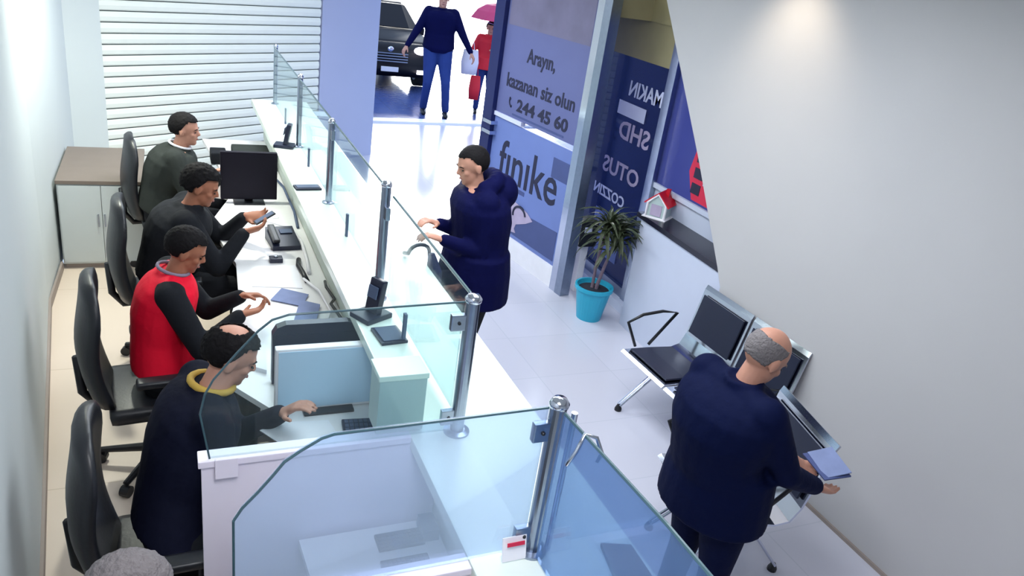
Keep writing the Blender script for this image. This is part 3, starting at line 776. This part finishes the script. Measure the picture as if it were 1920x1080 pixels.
bench((2.36, 2.72, 0), math.radians(-13), 'chrome waiting bench mostly hidden behind the man in the dark coat', 1, .56)

# ================================================================== PLANT AND TOY HOUSE
pot = thing('potted_plant', 'leafy dracaena with two thin trunks in a turquoise pot on the floor', 'plant', (3.27, 5.07, 0))
bm = B(); lathe(bm, [(0, 0), (.105, 0), (.15, .27), (.165, .275), (.165, .305), (.148, .305), (.14, .27), (0, .265)]); pp_ = new('pot', bm, M['cyan'], pot, smooth=False)
bm = B(); lathe(bm, [(0, .262), (.14, .268), (.06, .285), (0, .287)]); new('soil', bm, M['soil'], pp_)
trs = [[(-.02, .0, .27), (-.01, .02, .5), (.02, .0, .86)], [(.03, .02, .27), (.06, .0, .48), (.13, -.02, .80)], [(.0, -.03, .27), (.02, -.05, .45), (.06, -.08, .74)]]
for tr in trs:
    bm = B(); tube(bm, tr, [.014, .012, .009], 8); new('trunk', bm, M['trunk'], pot)
lm = []
for v in range(4):
    bm = B(); n = 7; l = .26+.04*v; pv = None
    for i in range(n+1):
        s = i/n; x = l*s*(.92 if s < .6 else .92-.12*(s-.6)); z = .11*math.sin(PI*s*.62)-.13*s*s*(1+.25*v); w = .016*math.sin(PI*(.1+.9*s))**.7+.0008
        a = bm.verts.new((x, -w, z)); c = bm.verts.new((x, 0, z-.004)); b = bm.verts.new((x, w, z))
        if pv: bm.faces.new((pv[0], a, c, pv[1])); bm.faces.new((pv[1], c, b, pv[2]))
        pv = (a, c, b)
    me = bpy.data.meshes.new('leaf'); bm.to_mesh(me); bm.free(); me.materials.append(M['leaf']); lm.append(me)
for tr, cnt in zip(trs, (60, 54, 44)):
    for i in range(cnt):
        o = bpy.data.objects.new('leaf', random.choice(lm)); COL.objects.link(o); o.parent = pot
        tp = Vector(tr[-1])-Vector((0, 0, random.uniform(0, .12)))
        o.location = tp
        o.rotation_euler = (random.uniform(-.3, .3), random.uniform(-1.15, .35), random.uniform(0, 2*PI))
        k_ = random.uniform(.75, 1.1); o.scale = (k_, k_, k_)
hs = thing('toy_house', 'small white model house with a red roof on the black sill', 'model house', (3.60, 4.86, 1.0), math.radians(35))
bm = B(); extrude_poly(bm, [(-.075, -.075, 0), (-.075, .075, 0), (-.075, .075, .12), (-.075, 0, .19), (-.075, -.075, .12)], (.15, 0, 0)); new('walls', bm, M['boxgreen'], hs)
bm = B()
fr = [(-.085, -.078, 0), (-.085, -.078, .12), (-.085, 0, .198), (-.085, .078, .12), (-.085, .078, 0)]
tube(bm, fr+[fr[0]], .012, 6); new('gable_frame', bm, M['white'], hs)
bm = B(); box(bm, (-.083, -.045, .02), (-.076, .045, .11)); new('window', bm, M['pink'], hs)
for s in (-1, 1):
    bm = B(); extrude_poly(bm, [(-.095, 0, .20), (-.095, s*.10, .105), (-.095, s*.108, .115), (-.095, 0, .215)], (.20, 0, 0)); new('roof', bm, M['redroof'], hs)
bm = B(); box(bm, (.01, -.05, .17), (.04, -.02, .235)); new('chimney', bm, M['redroof'], hs)
bm = B(); box(bm, (-.11, -.1, 0), (.10, .1, .006)); new('base', bm, M['white'], hs)

# ================================================================== PEOPLE
def loft(bm, rings, seg=20):
    """rings: (centre, lateral vec, depth vec, rl, rd)"""
    rr = []
    for c, la, de, rl, rd in rings:
        rr.append([bm.verts.new(c+la*(math.cos(2*PI*k/seg)*rl)+de*(math.sin(2*PI*k/seg)*rd)) for k in range(seg)])
    for i in range(len(rr)-1):
        for k in range(seg): bm.faces.new((rr[i][k], rr[i][(k+1) % seg], rr[i+1][(k+1) % seg], rr[i+1][k]))
    bm.faces.new(rr[0][::-1]); bm.faces.new(rr[-1])

def capsule(bm, a, b, ra, rb, seg=14):
    a, b = Vector(a), Vector(b)
    d = b-a; n = 5
    dn = d.normalized(); pts = []; rs = []
    for i in range(n):
        th = PI/2*(1-i/(n-1)); pts.append(a-dn*ra*math.sin(th)); rs.append(max(ra*math.cos(th), ra*.05))
    for i in range(1, n):
        th = PI/2*i/(n-1); pts.append(b+dn*rb*math.sin(th)); rs.append(max(rb*math.cos(th), rb*.05))
    pts.insert(n, b); rs.insert(n, rb)
    tube(bm, pts, rs, seg)

def ik(S, T, l1, l2, pole):
    S, T = Vector(S), Vector(T); d = T-S; D = min(d.length, (l1+l2)*.995); dn = d.normalized(); T = S+dn*D
    a = (l1*l1-l2*l2+D*D)/(2*D); h = math.sqrt(max(0, l1*l1-a*a))
    p = Vector(pole); p = (p-dn*p.dot(dn)).normalized()
    return S+dn*a+p*h, T

def remesh(bm, voxel, smooth=2, fac=.5):
    me = bpy.data.meshes.new('r'); bmesh.ops.recalc_face_normals(bm, faces=bm.faces); bm.to_mesh(me); bm.free()
    o = bpy.data.objects.new('r', me); COL.objects.link(o)
    md = o.modifiers.new('r', 'REMESH'); md.mode = 'VOXEL'; md.voxel_size = voxel
    if smooth:
        ms = o.modifiers.new('s', 'SMOOTH'); ms.factor = fac; ms.iterations = smooth
    dg = bpy.context.evaluated_depsgraph_get()
    r = bpy.data.meshes.new_from_object(o.evaluated_get(dg))
    bpy.data.objects.remove(o); bpy.data.meshes.remove(me)
    r.materials.clear()
    for p in r.polygons: p.use_smooth = True
    return r

def hand(bm, wrist, d, n, side, curl=.6, s=1.):
    """d fingers direction, n palm normal (palm side), side: vector towards thumb"""
    d = Vector(d).normalized(); n = Vector(n); n = (n-d*n.dot(d)).normalized()
    t = d.cross(n).normalized()
    if t.dot(Vector(side)) < 0: t = -t
    w = Vector(wrist)
    loft(bm, [(w+d*x*s, t, n, a*s, b*s) for x, a, b in ((-.02, .026, .02), (.01, .030, .018), (.045, .039, .017), (.08, .042, .015), (.092, .038, .011))], 14)
    for i, (off, ln) in enumerate(((.030, .074), (.010, .083), (-.011, .077), (-.030, .060))):
        p = w+d*.082*s+t*off*s; dd = d+t*off*1.6; dd.normalize(); r = .0092*s
        c = curl*(1+.12*i)
        for sg, k in enumerate((.45, .31, .24)):
            ax = dd.cross(n)
            dd = (dd*math.cos(c*(.6+.3*sg))+n*math.sin(c*(.6+.3*sg))).normalized()
            q = p+dd*ln*k*s; capsule(bm, p, q, r, r*.92, 8); p = q; r *= .92
    p = w+d*.022*s+t*.026*s; dd = (d*.65+t*.75+n*.25).normalized()
    q = p+dd*.042*s; capsule(bm, p, q, .0125*s, .0105*s, 8)
    dd = (dd+d*.5+n*.35-t*.25).normalized(); r_ = q+dd*.030*s; capsule(bm, q, r_, .0105*s, .009*s, 8)

def person(label, loc, rz, pose='stand', height=1.75, P=None, skin='skin', hair='hair', hairstyle='short',
           top='navy', pants='dark', vest=None, hood=False, collar=None, voxel=.0075, coat_len=0.0, sleeve=None, group=None, shoes='shoe', fat=1.0):
    """local frame: x forward, y left, z up. P overrides: pelvis, neck, look(yaw,pitch), handL, handR, elbow poles, feet"""
    P = P or {}
    s = height/1.75
    t = thing('person', label, 'person', loc, rz, group)
    V = Vector
    if pose == 'stand':
        pel = V(P.get('pelvis', (0, 0, .95*s))); neck = V(P.get('neck', (.03, 0, 1.46*s)))
        kn = [V((.03, s_*.10, .50*s)) for s_ in (1, -1)]; an = [V((0, s_*.11, .08*s)) for s_ in (1, -1)]
        if 'ankles' in P: an = [V(a) for a in P['ankles']]
        if 'knees' in P: kn = [V(a) for a in P['knees']]
        elif 'ankles' in P:
            kn = [ik(pel+V((0, (1, -1)[i]*.09*s, -.04*s)), an[i], .45*s, .43*s, (1, 0, 0))[0] for i in (0, 1)]
    else:
        pel = V(P.get('pelvis', (0, 0, .58))); neck = V(P.get('neck', (.12, 0, .58+.50*s)))
        kn = [V((pel.x+.42*s, s_*.13, .56)) for s_ in (1, -1)]; an = [V((pel.x+.40*s, s_*.13, .09)) for s_ in (1, -1)]
    yaw, pitch = P.get('look', (0, .1))
    tw = P.get('twist', 0)
    hd = V((math.cos(yaw)*math.cos(pitch), math.sin(yaw)*math.cos(pitch), -math.sin(pitch)))
    lf = V((-math.sin(yaw), math.cos(yaw), 0)); hu = hd.cross(lf).normalized()
    if hu.z < 0: hu = -hu
    HR = Matrix((hd, lf, hu)).transposed()
    upn = (neck-pel).normalized()
    hc = neck+(upn*.35+hu*.65).normalized()*.142*s+hd*.022     # head centre
    lat0 = V((0, 1, 0)); lat1 = V((-math.sin(tw), math.cos(tw), 0))
    def tpoint(u):
        c = pel.lerp(neck, u); b = P.get('bend', .03)*math.sin(PI*u); return c-V((1, 0, 0))*b
    def tor(inf=0., u0=-.12, u1=1.0, neckr=True):
        tab = [(-.12, .12, .10), (0, .165, .125), (.18, .158, .118), (.38, .15, .112), (.6, .168, .12), (.8, .178, .118), (.9, .165, .10), (.97, .115, .075), (1.02, .06, .058)]
        rs = []
        for u, rl, rd in tab:
            if u < u0 or u > u1+.03: continue
            la = lat0.lerp(lat1, max(0, min(1, u))).normalized(); de = la.cross(upn).normalized()
            rs.append((tpoint(u), la, de, (rl*fat+inf)*s, (rd*fat+inf)*s))
        return rs
    sh = [tpoint(.9)+lat1*(s_*.175*s) for s_ in (1, -1)]
    hands = [P.get('handL'), P.get('handR')]
    poles = [P.get('poleL', (-.4, .5, -1)), P.get('poleR', (-.4, -.5, -1))]
    el, wr = [], []
    for i in (0, 1):
        tgt = V(hands[i]) if hands[i] is not None else sh[i]+V((.06, (1, -1)[i]*.10, -.54*s))
        e, w = ik(sh[i], tgt, .30*s, .26*s, poles[i]); el.append(e); wr.append(w)
    hips = [pel+V((0, s_*.09*s, -.03*s)) for s_ in (1, -1)]
    # ---------- body: one continuous surface
    bm = B()
    loft(bm, tor(-.008))
    capsule(bm, neck-upn*.05, hc-hu*.03, .056*s, .052*s)
    for i in (0, 1):
        capsule(bm, tpoint(.88), sh[i], .07*s, .056*s); capsule(bm, sh[i], el[i], .052*s, .040*s); capsule(bm, el[i], wr[i], .039*s, .025*s)
        capsule(bm, hips[i], kn[i], .085*s, .055*s); capsule(bm, kn[i], an[i], .054*s, .036*s)
        capsule(bm, an[i]-V((.02, 0, .04*s)), an[i]+V((.15*s, 0, -.055*s)), .035*s, .028*s)
        dirf = P.get(('hdL', 'hdR')[i]); 
        fd = V(dirf) if dirf else (wr[i]-el[i])
        nn = P.get(('hnL', 'hnR')[i], (0, 0, -1) if hands[i] is not None else (0, (-1, 1)[i], 0))
        hand(bm, wr[i], fd, nn, P.get(('thL', 'thR')[i], V((0, (-1, 1)[i], .3)) if hands[i] is not None else V((1, 0, 0))), P.get(('curlL', 'curlR')[i], .45), s*1.02)
    def H(x, y, z): return hc+hd*x*s+lf*y*s+hu*z*s
    ell(bm, H(-.012, 0, .028), (.098*s, .077*s, .092*s), HR)
    ell(bm, H(.022, 0, -.045), (.068*s, .057*s, .072*s), HR)
    ell(bm, H(.060, 0, -.088), (.028*s, .028*s, .022*s), HR, 2)
    ell(bm, H(.072, 0, .022), (.020*s, .050*s, .012*s), HR, 2)
    loft(bm, [(H(.080, 0, .015), lf, hd, .009*s, .010*s), (H(.094, 0, -.012), lf, hd, .013*s, .014*s), (H(.098, 0, -.024), lf, hd, .017*s, .014*s), (H(.088, 0, -.032), lf, hd, .014*s, .010*s)], 10)
    ell(bm, H(.080, 0, -.056), (.013*s, .025*s, .008*s), HR, 2)
    for s_ in (1, -1):
        ell(bm, H(.055, s_*.036, -.022), (.026*s, .022*s, .022*s), HR, 2)
        ell(bm, H(-.008, s_*.079, -.006), (.020*s, .009*s, .033*s), HR, 2)
    body = remesh(bm, voxel, 2, .4)
    link('body', body, M[skin], t)
    for s_ in (1, -1):
        bm = B(); ell(bm, H(.0775*s, s_*.032*s, -.002), (.006*s, .010*s, .004*s), HR, 2); new('eye', bm, M['eye'], t, smooth=True)
        bm = B(); tube(bm, [H(.088, s_*.014, .019), H(.087, s_*.033, .024), H(.074, s_*.050, .018)], [.0025, .0035, .002], 6); new('eyebrow', bm, M[hair], t)
    bm = B(); ell(bm, H(.088, 0, -.057), (.009*s, .020*s, .005*s), HR, 2); new('lips', bm, M['lips'], t, smooth=True)
    # ---------- hair
    def haircap(name, mname, inf, keep, jitter=.003):
        bm = B(); bmesh.ops.create_icosphere(bm, subdivisions=5, radius=1)
        dele = []
        for v in bm.verts:
            c = v.co; x, y, z = c.x*(.098+inf), c.y*(.077+inf), c.z*(.092+inf)
            if not keep(x, y, z): dele.append(v)
            nz = noise.noise(Vector((c.x*9, c.y*9, c.z*9)))*jitter
            f = 1+nz/.09
            v.co = H(-.012+x*f, y*f, .028+z*f)
        bmesh.ops.delete(bm, geom=dele, context='VERTS')
        bmesh.ops.solidify(bm, geom=bm.faces[:], thickness=.006)
        new(name, bm, M[mname], t, smooth=True)
    def base_keep(x, y, z):
        if x > .045: return z > .045+.25*abs(y)*0
        if x > -.015: return z > .045-(.045-x)*1.3
        return z > -.062
    if hairstyle == 'short': haircap('hair', hair, .009, base_keep, .004)
    elif hairstyle == 'thick': haircap('hair', hair, .016, lambda x, y, z: base_keep(x, y, z-.0), .007)
    elif hairstyle == 'cropped': haircap('hair', hair, .004, base_keep, .002)
    elif hairstyle == 'balding':
        haircap('hair', hair, .008, lambda x, y, z: base_keep(x, y, z) and not (((x+.025)/.05)**2+(y/.045)**2 < 1 and z > 0), .006)
    elif hairstyle == 'fringe':
        haircap('hair', hair, .003, lambda x, y, z: x < .03 and z < .045+.0 and base_keep(x, y, z), .002)
    # ---------- trousers
    bm = B(); loft(bm, tor(.006, u1=.12))
    for i in (0, 1):
        capsule(bm, hips[i], kn[i], .098*s*fat, .068*s); capsule(bm, kn[i], an[i]+V((0, 0, .02)), .067*s, .055*s)
    link('trousers', remesh(bm, .012, 3), M[pants], t)
    for i in (0, 1):
        bm = B(); a = an[i]
        capsule(bm, a-V((.035, 0, .045*s)), a+V((.17*s, 0, -.05*s)), .042*s, .034*s)
        me = remesh(bm, .01, 2)
        for v in me.vertices:
            if v.co.z < a.z-.078*s: v.co.z = a.z-.078*s
        link('shoe', me, M[shoes], t)
    # ---------- upper garment
    bm = B(); inf = .022
    rg = tor(inf, u0=-.12 if coat_len or pose == 'stand' else 0.0, u1=.94)
    la_ = lat1; de_ = la_.cross(upn).normalized()
    rg += [(tpoint(.985), la_, de_, .098*s, .088*s), (neck+upn*.012*s, la_, de_, .080*s, .078*s)]
    loft(bm, rg)
    if coat_len:
        la = lat0; de = V((1, 0, 0))
        loft(bm, [(pel+V((0, 0, .12)), la, de, (.185*fat)*s, (.15*fat)*s), (pel+V((0, 0, -.02)), la, de, .195*s*fat, .165*s*fat), (pel+V((0, 0, -coat_len)), la, de, .20*s*fat, .17*s*fat)])
    sl = []
    b2 = bm if not vest else B()
    for i in (0, 1):
        capsule(b2, tpoint(.87), sh[i], .085*s, .074*s); capsule(b2, sh[i], el[i], .071*s*(.5+.5*fat), .056*s)
        capsule(b2, el[i], el[i].lerp(wr[i], .93), .056*s, .040*s)
    if hood:
        hb = neck-V((hd.x, hd.y, 0)).normalized()*.105+V((0, 0, .015))
        la = lf
        for k in range(9):
            a = -PI*.5+PI*k/8
            p = hb+la*(math.sin(a)*.105)+V((hd.x, hd.y, 0))*(.10*(1-math.cos(a)))+V((0, 0, .045*math.cos(a)))
            ell(bm, p, (.058, .058, .06), sub=2)
        ell(bm, hb-V((hd.x, hd.y, 0))*.06-V((0, 0, .04)), (.10, .135, .11), sub=3)
    elif not collar and not vest:
        for k in range(16):
            a = 2*PI*k/16; ell(bm, neck+upn*.012+V((math.cos(a)*.066, math.sin(a)*.068, 0)), (.018, .018, .028), sub=1)
    nmm = 'jacket'
    if vest:
        link('shirt', remesh(b2, .011, 3), M[top], t)
        for i in (0, 1): capsule(bm, tpoint(.88), sh[i].lerp(tpoint(.9), .22), .088*s, .074*s)
        link('vest', remesh(bm, .011, 3), M[vest], t)
    else:
        link(nmm, remesh(bm, .011, 3), M[top], t)
    if collar:
        bm = B(); rings = []
        tube(bm, [neck+upn*.024+V((math.cos(a)*.074*s, math.sin(a)*.076*s, -.022*math.cos(a))) for a in [2*PI*k/18 for k in range(19)]], .015 if collar == 'collar' else .009, 8)
        new('collar', bm, M[collar], t, smooth=True)
    return t, dict(wr=wr, hc=hc, neck=neck, H=H)

def loc_of(root_loc, rz, p):
    """world point to the person's local frame"""
    d = Vector(p)-Vector(root_loc); c, s_ = math.cos(-rz), math.sin(-rz)
    return (d.x*c-d.y*s_, d.x*s_+d.y*c, d.z)
def figure(label, loc, rz, pts, **kw):
    P = kw.pop('P', {})
    for k, v in pts.items(): P[k] = loc_of(loc, rz, v)
    return person(label, loc, rz, P=P, **kw)

# seated clerks
figure('seated clerk in red vest over black sleeves, looking down at his hands', (-.06, 3.74, 0), .0,
       {'handR': (.31, 3.66, .90), 'handL': (.33, 3.84, .92), 'neck': (.00, 3.84, 1.06)}, pose='sit', height=1.72, top='dark', vest='vest', pants='dark',
       skin='skintan', collar='collargrey', hairstyle='short', P={'look': (-.05, .45), 'hnR': (0, .4, 1), 'hnL': (0, -.5, -1), 'hdR': (1, .3, .1), 'hdL': (1, -.2, .1), 'curlR': .55, 'curlL': .6}, fat=1.1)
figure('seated clerk in black holding up a phone in both hands', (-.03, 4.86, 0), -.05,
       {'handR': (.42, 4.70, .95), 'handL': (.44, 4.93, .97), 'neck': (.11, 4.86, 1.06)}, pose='sit', height=1.86, top='dark', pants='dark', skin='skintan',
       hairstyle='thick', P={'look': (-.1, .35), 'hnR': (0, .6, .8), 'hnL': (0, -.6, .8), 'hdR': (1, .3, .2), 'hdL': (1, -.2, .1), 'curlR': .5, 'curlL': .5}, fat=1.3)
figure('farthest seated clerk in dark grey in front of the slat blind', (-.05, 6.20, 0), -.1,
       {'handR': (.35, 6.0, .88), 'handL': (.31, 6.25, .86), 'neck': (.08, 6.16, 1.08)}, pose='sit', height=1.78, top='darkgreen', pants='dark', skin='skin', collar='paper',
       hairstyle='short', P={'look': (-.1, .1)}, fat=1.3)
figure('seated man with a bald spot and yellow collar bending over behind the clear glass', (-.02, 2.52, 0), .1,
       {'handR': (.37, 2.46, .84), 'handL': (.40, 2.80, .86), 'neck': (.12, 2.80, 1.01)}, pose='sit', height=1.88, top='navy3', pants='dark', collar='collar', skin='skin',
       hairstyle='balding', P={'look': (-.1, .45)}, fat=1.12)
figure('grey-haired man at the bottom left edge, only his crown in view', (.0, 1.27, 0), .0,
       {'handR': (.20, 1.10, .72), 'handL': (.20, 1.30, .72), 'neck': (-.16, 1.56, 1.06)}, pose='sit', height=1.70, top='dark', pants='dark', hair='hairgrey', hairstyle='short', P={'look': (0, .3)})
# customer at the counter
figure('standing customer in a navy hooded parka leaning on the counter shelf', (1.74, 4.10, 0), PI-.1,
       {'handR': (1.50, 4.20, 1.19), 'handL': (1.46, 3.98, 1.17), 'neck': (1.72, 4.16, 1.44)}, pose='stand', height=1.74, top='navy', pants='dark', hood=True, hairstyle='cropped', coat_len=.2,
       P={'look': (.12, .3), 'curlR': .7, 'curlL': .7, 'poleL': (-.8, .2, -1), 'poleR': (-.8, -.2, -1)}, fat=1.38)
# man in the dark coat
figure('standing man in a dark navy coat seen from behind, reading a folded paper', (2.02, 1.93, 0), .05,
       {'handR': (2.36, 1.74, .96), 'handL': (2.38, 1.92, .97), 'neck': (2.0, 1.93, 1.37)}, pose='stand', height=1.70, top='navy2', pants='navy2', hairstyle='fringe', hair='hairgrey', coat_len=.14, skin='skin',
       P={'look': (-.15, .55), 'bend': .06, 'hnR': (0, .3, 1), 'hnL': (0, -.3, 1), 'curlR': .3, 'curlL': .4}, fat=1.3)
pf = thing('folded_paper', 'folded blue-grey paper held in both hands of the man in the dark coat', 'paper', (2.47, 1.81, .985))
bm = B(); obox(bm, (0, 0, .012), (.12, .17, .006), Matrix.Rotation(-.15, 3, 'Y') @ Matrix.Rotation(-.2, 3, 'Z')); new('front_leaf', bm, M['slateblue'], pf)
bm = B(); obox(bm, (.01, 0, .024), (.11, .16, .004), Matrix.Rotation(-.30, 3, 'Y') @ Matrix.Rotation(-.25, 3, 'Z')); new('back_leaf', bm, M['bluepaper'], pf)
# phone held by second clerk
ph = thing('smartphone', 'dark smartphone held in both hands of the clerk in black', 'phone', (.55, 4.82, 1.0))
bm = B(); obox(bm, (0, 0, 0), (.14, .07, .009), Matrix.Rotation(-.5, 3, 'Y') @ Matrix.Rotation(.2, 3, 'Z'), .003); new('case', bm, M['black'], ph)
bm = B(); obox(bm, (-.002, 0, .0055), (.125, .06, .002), Matrix.Rotation(-.5, 3, 'Y') @ Matrix.Rotation(.2, 3, 'Z')); new('screen', bm, M['grille'], ph)

# ---- people outside
figure('man in navy jacket and blue jeans walking outside the open doorway', (4.30, 12.95, 0), math.radians(-104),
       {'ankles': None} if False else {}, pose='stand', height=2.12, top='navy', pants='jeans', hairstyle='short',
       P={'ankles': [(.06, .22, .09), (-.08, -.16, .09)], 'handL': (.12, .56, 1.12), 'handR': (.12, -.54, 1.12), 'curlL': .6, 'curlR': .6}, fat=1.25)
figure('person in a red coat standing outside at the right of the doorway', (5.36, 13.3, 0), math.radians(-110), {}, pose='stand', height=1.66, top='redcoat', pants='jeans', hairstyle='thick', coat_len=.1,
       P={'handR': (.18, -.30, .95), 'handL': (.15, .12, 1.15)}, fat=1.1)
pu = thing('umbrella', 'open pink umbrella above the person in the red coat', 'umbrella', (5.34, 13.1, 1.1), 0)
bm = B(); seg = 8; top_ = bm.verts.new((0, 0, .86)); rr_ = []
for (r, z) in ((.2, .82), (.36, .72), (.46, .58)):
    rr_.append([bm.verts.new((r*math.cos(2*PI*k/seg), r*math.sin(2*PI*k/seg), z)) for k in range(seg)])
for k in range(seg): bm.faces.new((top_, rr_[0][k], rr_[0][(k+1) % seg]))
for i in range(2):
    for k in range(seg): bm.faces.new((rr_[i][k], rr_[i+1][k], rr_[i+1][(k+1) % seg], rr_[i][(k+1) % seg]))
bmesh.ops.solidify(bm, geom=bm.faces[:], thickness=.004)
new('canopy', bm, M['pinkumb'], pu)
bm = B(); cyl(bm, (0, 0, .0), (0, 0, .90), .007, 8); new('shaft', bm, M['chrome'], pu)
for k in range(seg):
    a = 2*PI*k/seg; bm = B(); tube(bm, [(0, 0, .5), (.44*math.cos(a), .44*math.sin(a), .57)], .003, 5); new('rib', bm, M['chrome'], pu)
def carrier(loc, w, h, d, m_, label):
    t = thing('carrier_bag', label, 'bag', loc, math.radians(-15))
    bm = B(); lo = [(-w/2*.9, -d/2, 0), (w/2*.9, -d/2, 0), (w/2*.9, d/2, 0), (-w/2*.9, d/2, 0)]
    loft(bm, [(Vector((0, 0, 0)), Vector((1, 0, 0)), Vector((0, 1, 0)), w*.45, d*.5), (Vector((0, 0, h*.5)), Vector((1, 0, 0)), Vector((0, 1, 0)), w*.52, d*.55), (Vector((0, 0, h)), Vector((1, 0, 0)), Vector((0, 1, 0)), w*.42, d*.15)], 14)
    new('body', bm, m_, t, smooth=True)
    bm = B(); tube(bm, [(-w*.2, 0, h*.97), (-w*.12, 0, h+.12), (w*.12, 0, h+.12), (w*.2, 0, h*.97)], .006, 6); new('handle', bm, m_, t)
carrier((4.90, 12.95, .74), .30, .42, .14, M['bag'], 'white carrier bag hanging between the walking man and the red coat')
carrier((5.10, 13.1, .28), .20, .42, .12, M['redcoat'], 'red carrier bag low beside the person in the red coat')

# ---- car
car = thing('parked_car', 'dark car with pale lamps parked outside at the left of the doorway', 'car', (3.98, 17.0, 0), 0)
bm = B()
prof = [(0, .28), (-.02, .5), (.05, .78), (.22, .93), (1.15, 1.05), (1.75, 1.52), (3.0, 1.58), (3.85, 1.45), (4.2, 1.0), (4.28, .5), (4.2, .28)]
rings = []
for (yy, zz) in prof: pass
vsl = []
W2 = .90
for s_ in (-1, 1):
    vsl.append([bm.verts.new((s_*(W2 if z_ < 1.06 else W2*.76), y_-2.15, z_)) for y_, z_ in prof])
bm.faces.new(vsl[0]); bm.faces.new(vsl[1][::-1])
for i in range(len(prof)): bm.faces.new((vsl[0][i], vsl[1][i], vsl[1][(i+1) % len(prof)], vsl[0][(i+1) % len(prof)]))
bmesh.ops.recalc_face_normals(bm, faces=bm.faces)
bmesh.ops.bevel(bm, geom=[e for e in bm.edges if e.calc_length() > .3 and e.is_manifold], offset=.05, segments=3, affect='EDGES')
new('car_body', bm, M['carpaint'], car, smooth=True)
bm = B(); extrude_poly(bm, [(-.66, -.98, 1.07), (.66, -.98, 1.07), (.60, -.46, 1.47), (-.60, -.46, 1.47)], (0, -.02, .02)); new('windscreen', bm, M['carglass'], car)
for x in (-.62, .62):
    bm = B(); ell(bm, (x, -2.12, .80), (.15, .06, .08), sub=2); new('headlight', bm, M['lamp'], car, smooth=True)
    bm = B(); box(bm, (x-.07, -2.19, .36), (x+.07, -2.12, .44), .01); new('fog_lamp', bm, M['lamp'], car)
    bm = B(); box(bm, (x*1.5-.05, -1.05, .98), (x*1.5+.05, -.95, 1.12), .02); new('wing_mirror', bm, M['carpaint'], car)
bm = B()
for k in range(4): box(bm, (-.35, -2.175, .56+k*.05), (.35, -2.14, .58+k*.05))
new('grille', bm, M['steel'], car)
bm = B(); box(bm, (-.17, -2.20, .38), (.17, -2.17, .47), .004); new('number_plate', bm, M['white'], car)
bm = B(); ell(bm, (0, -2.16, .80), (.06, .02, .05), sub=2); new('badge', bm, M['lamp'] if False else M['chrome'], car)
for x in (-.84, .84):
    for y in (-1.35, 1.3):
        bm = B(); cyl(bm, (x-.1, y, .31), (x+.1, y, .31), .31, 24); w_ = new('wheel', bm, M['tyre'], car)
        bm = B(); cyl(bm, (x-.105, y, .31), (x+.105, y, .31), .19, 16); new('hub_cap', bm, M['steel'], w_)
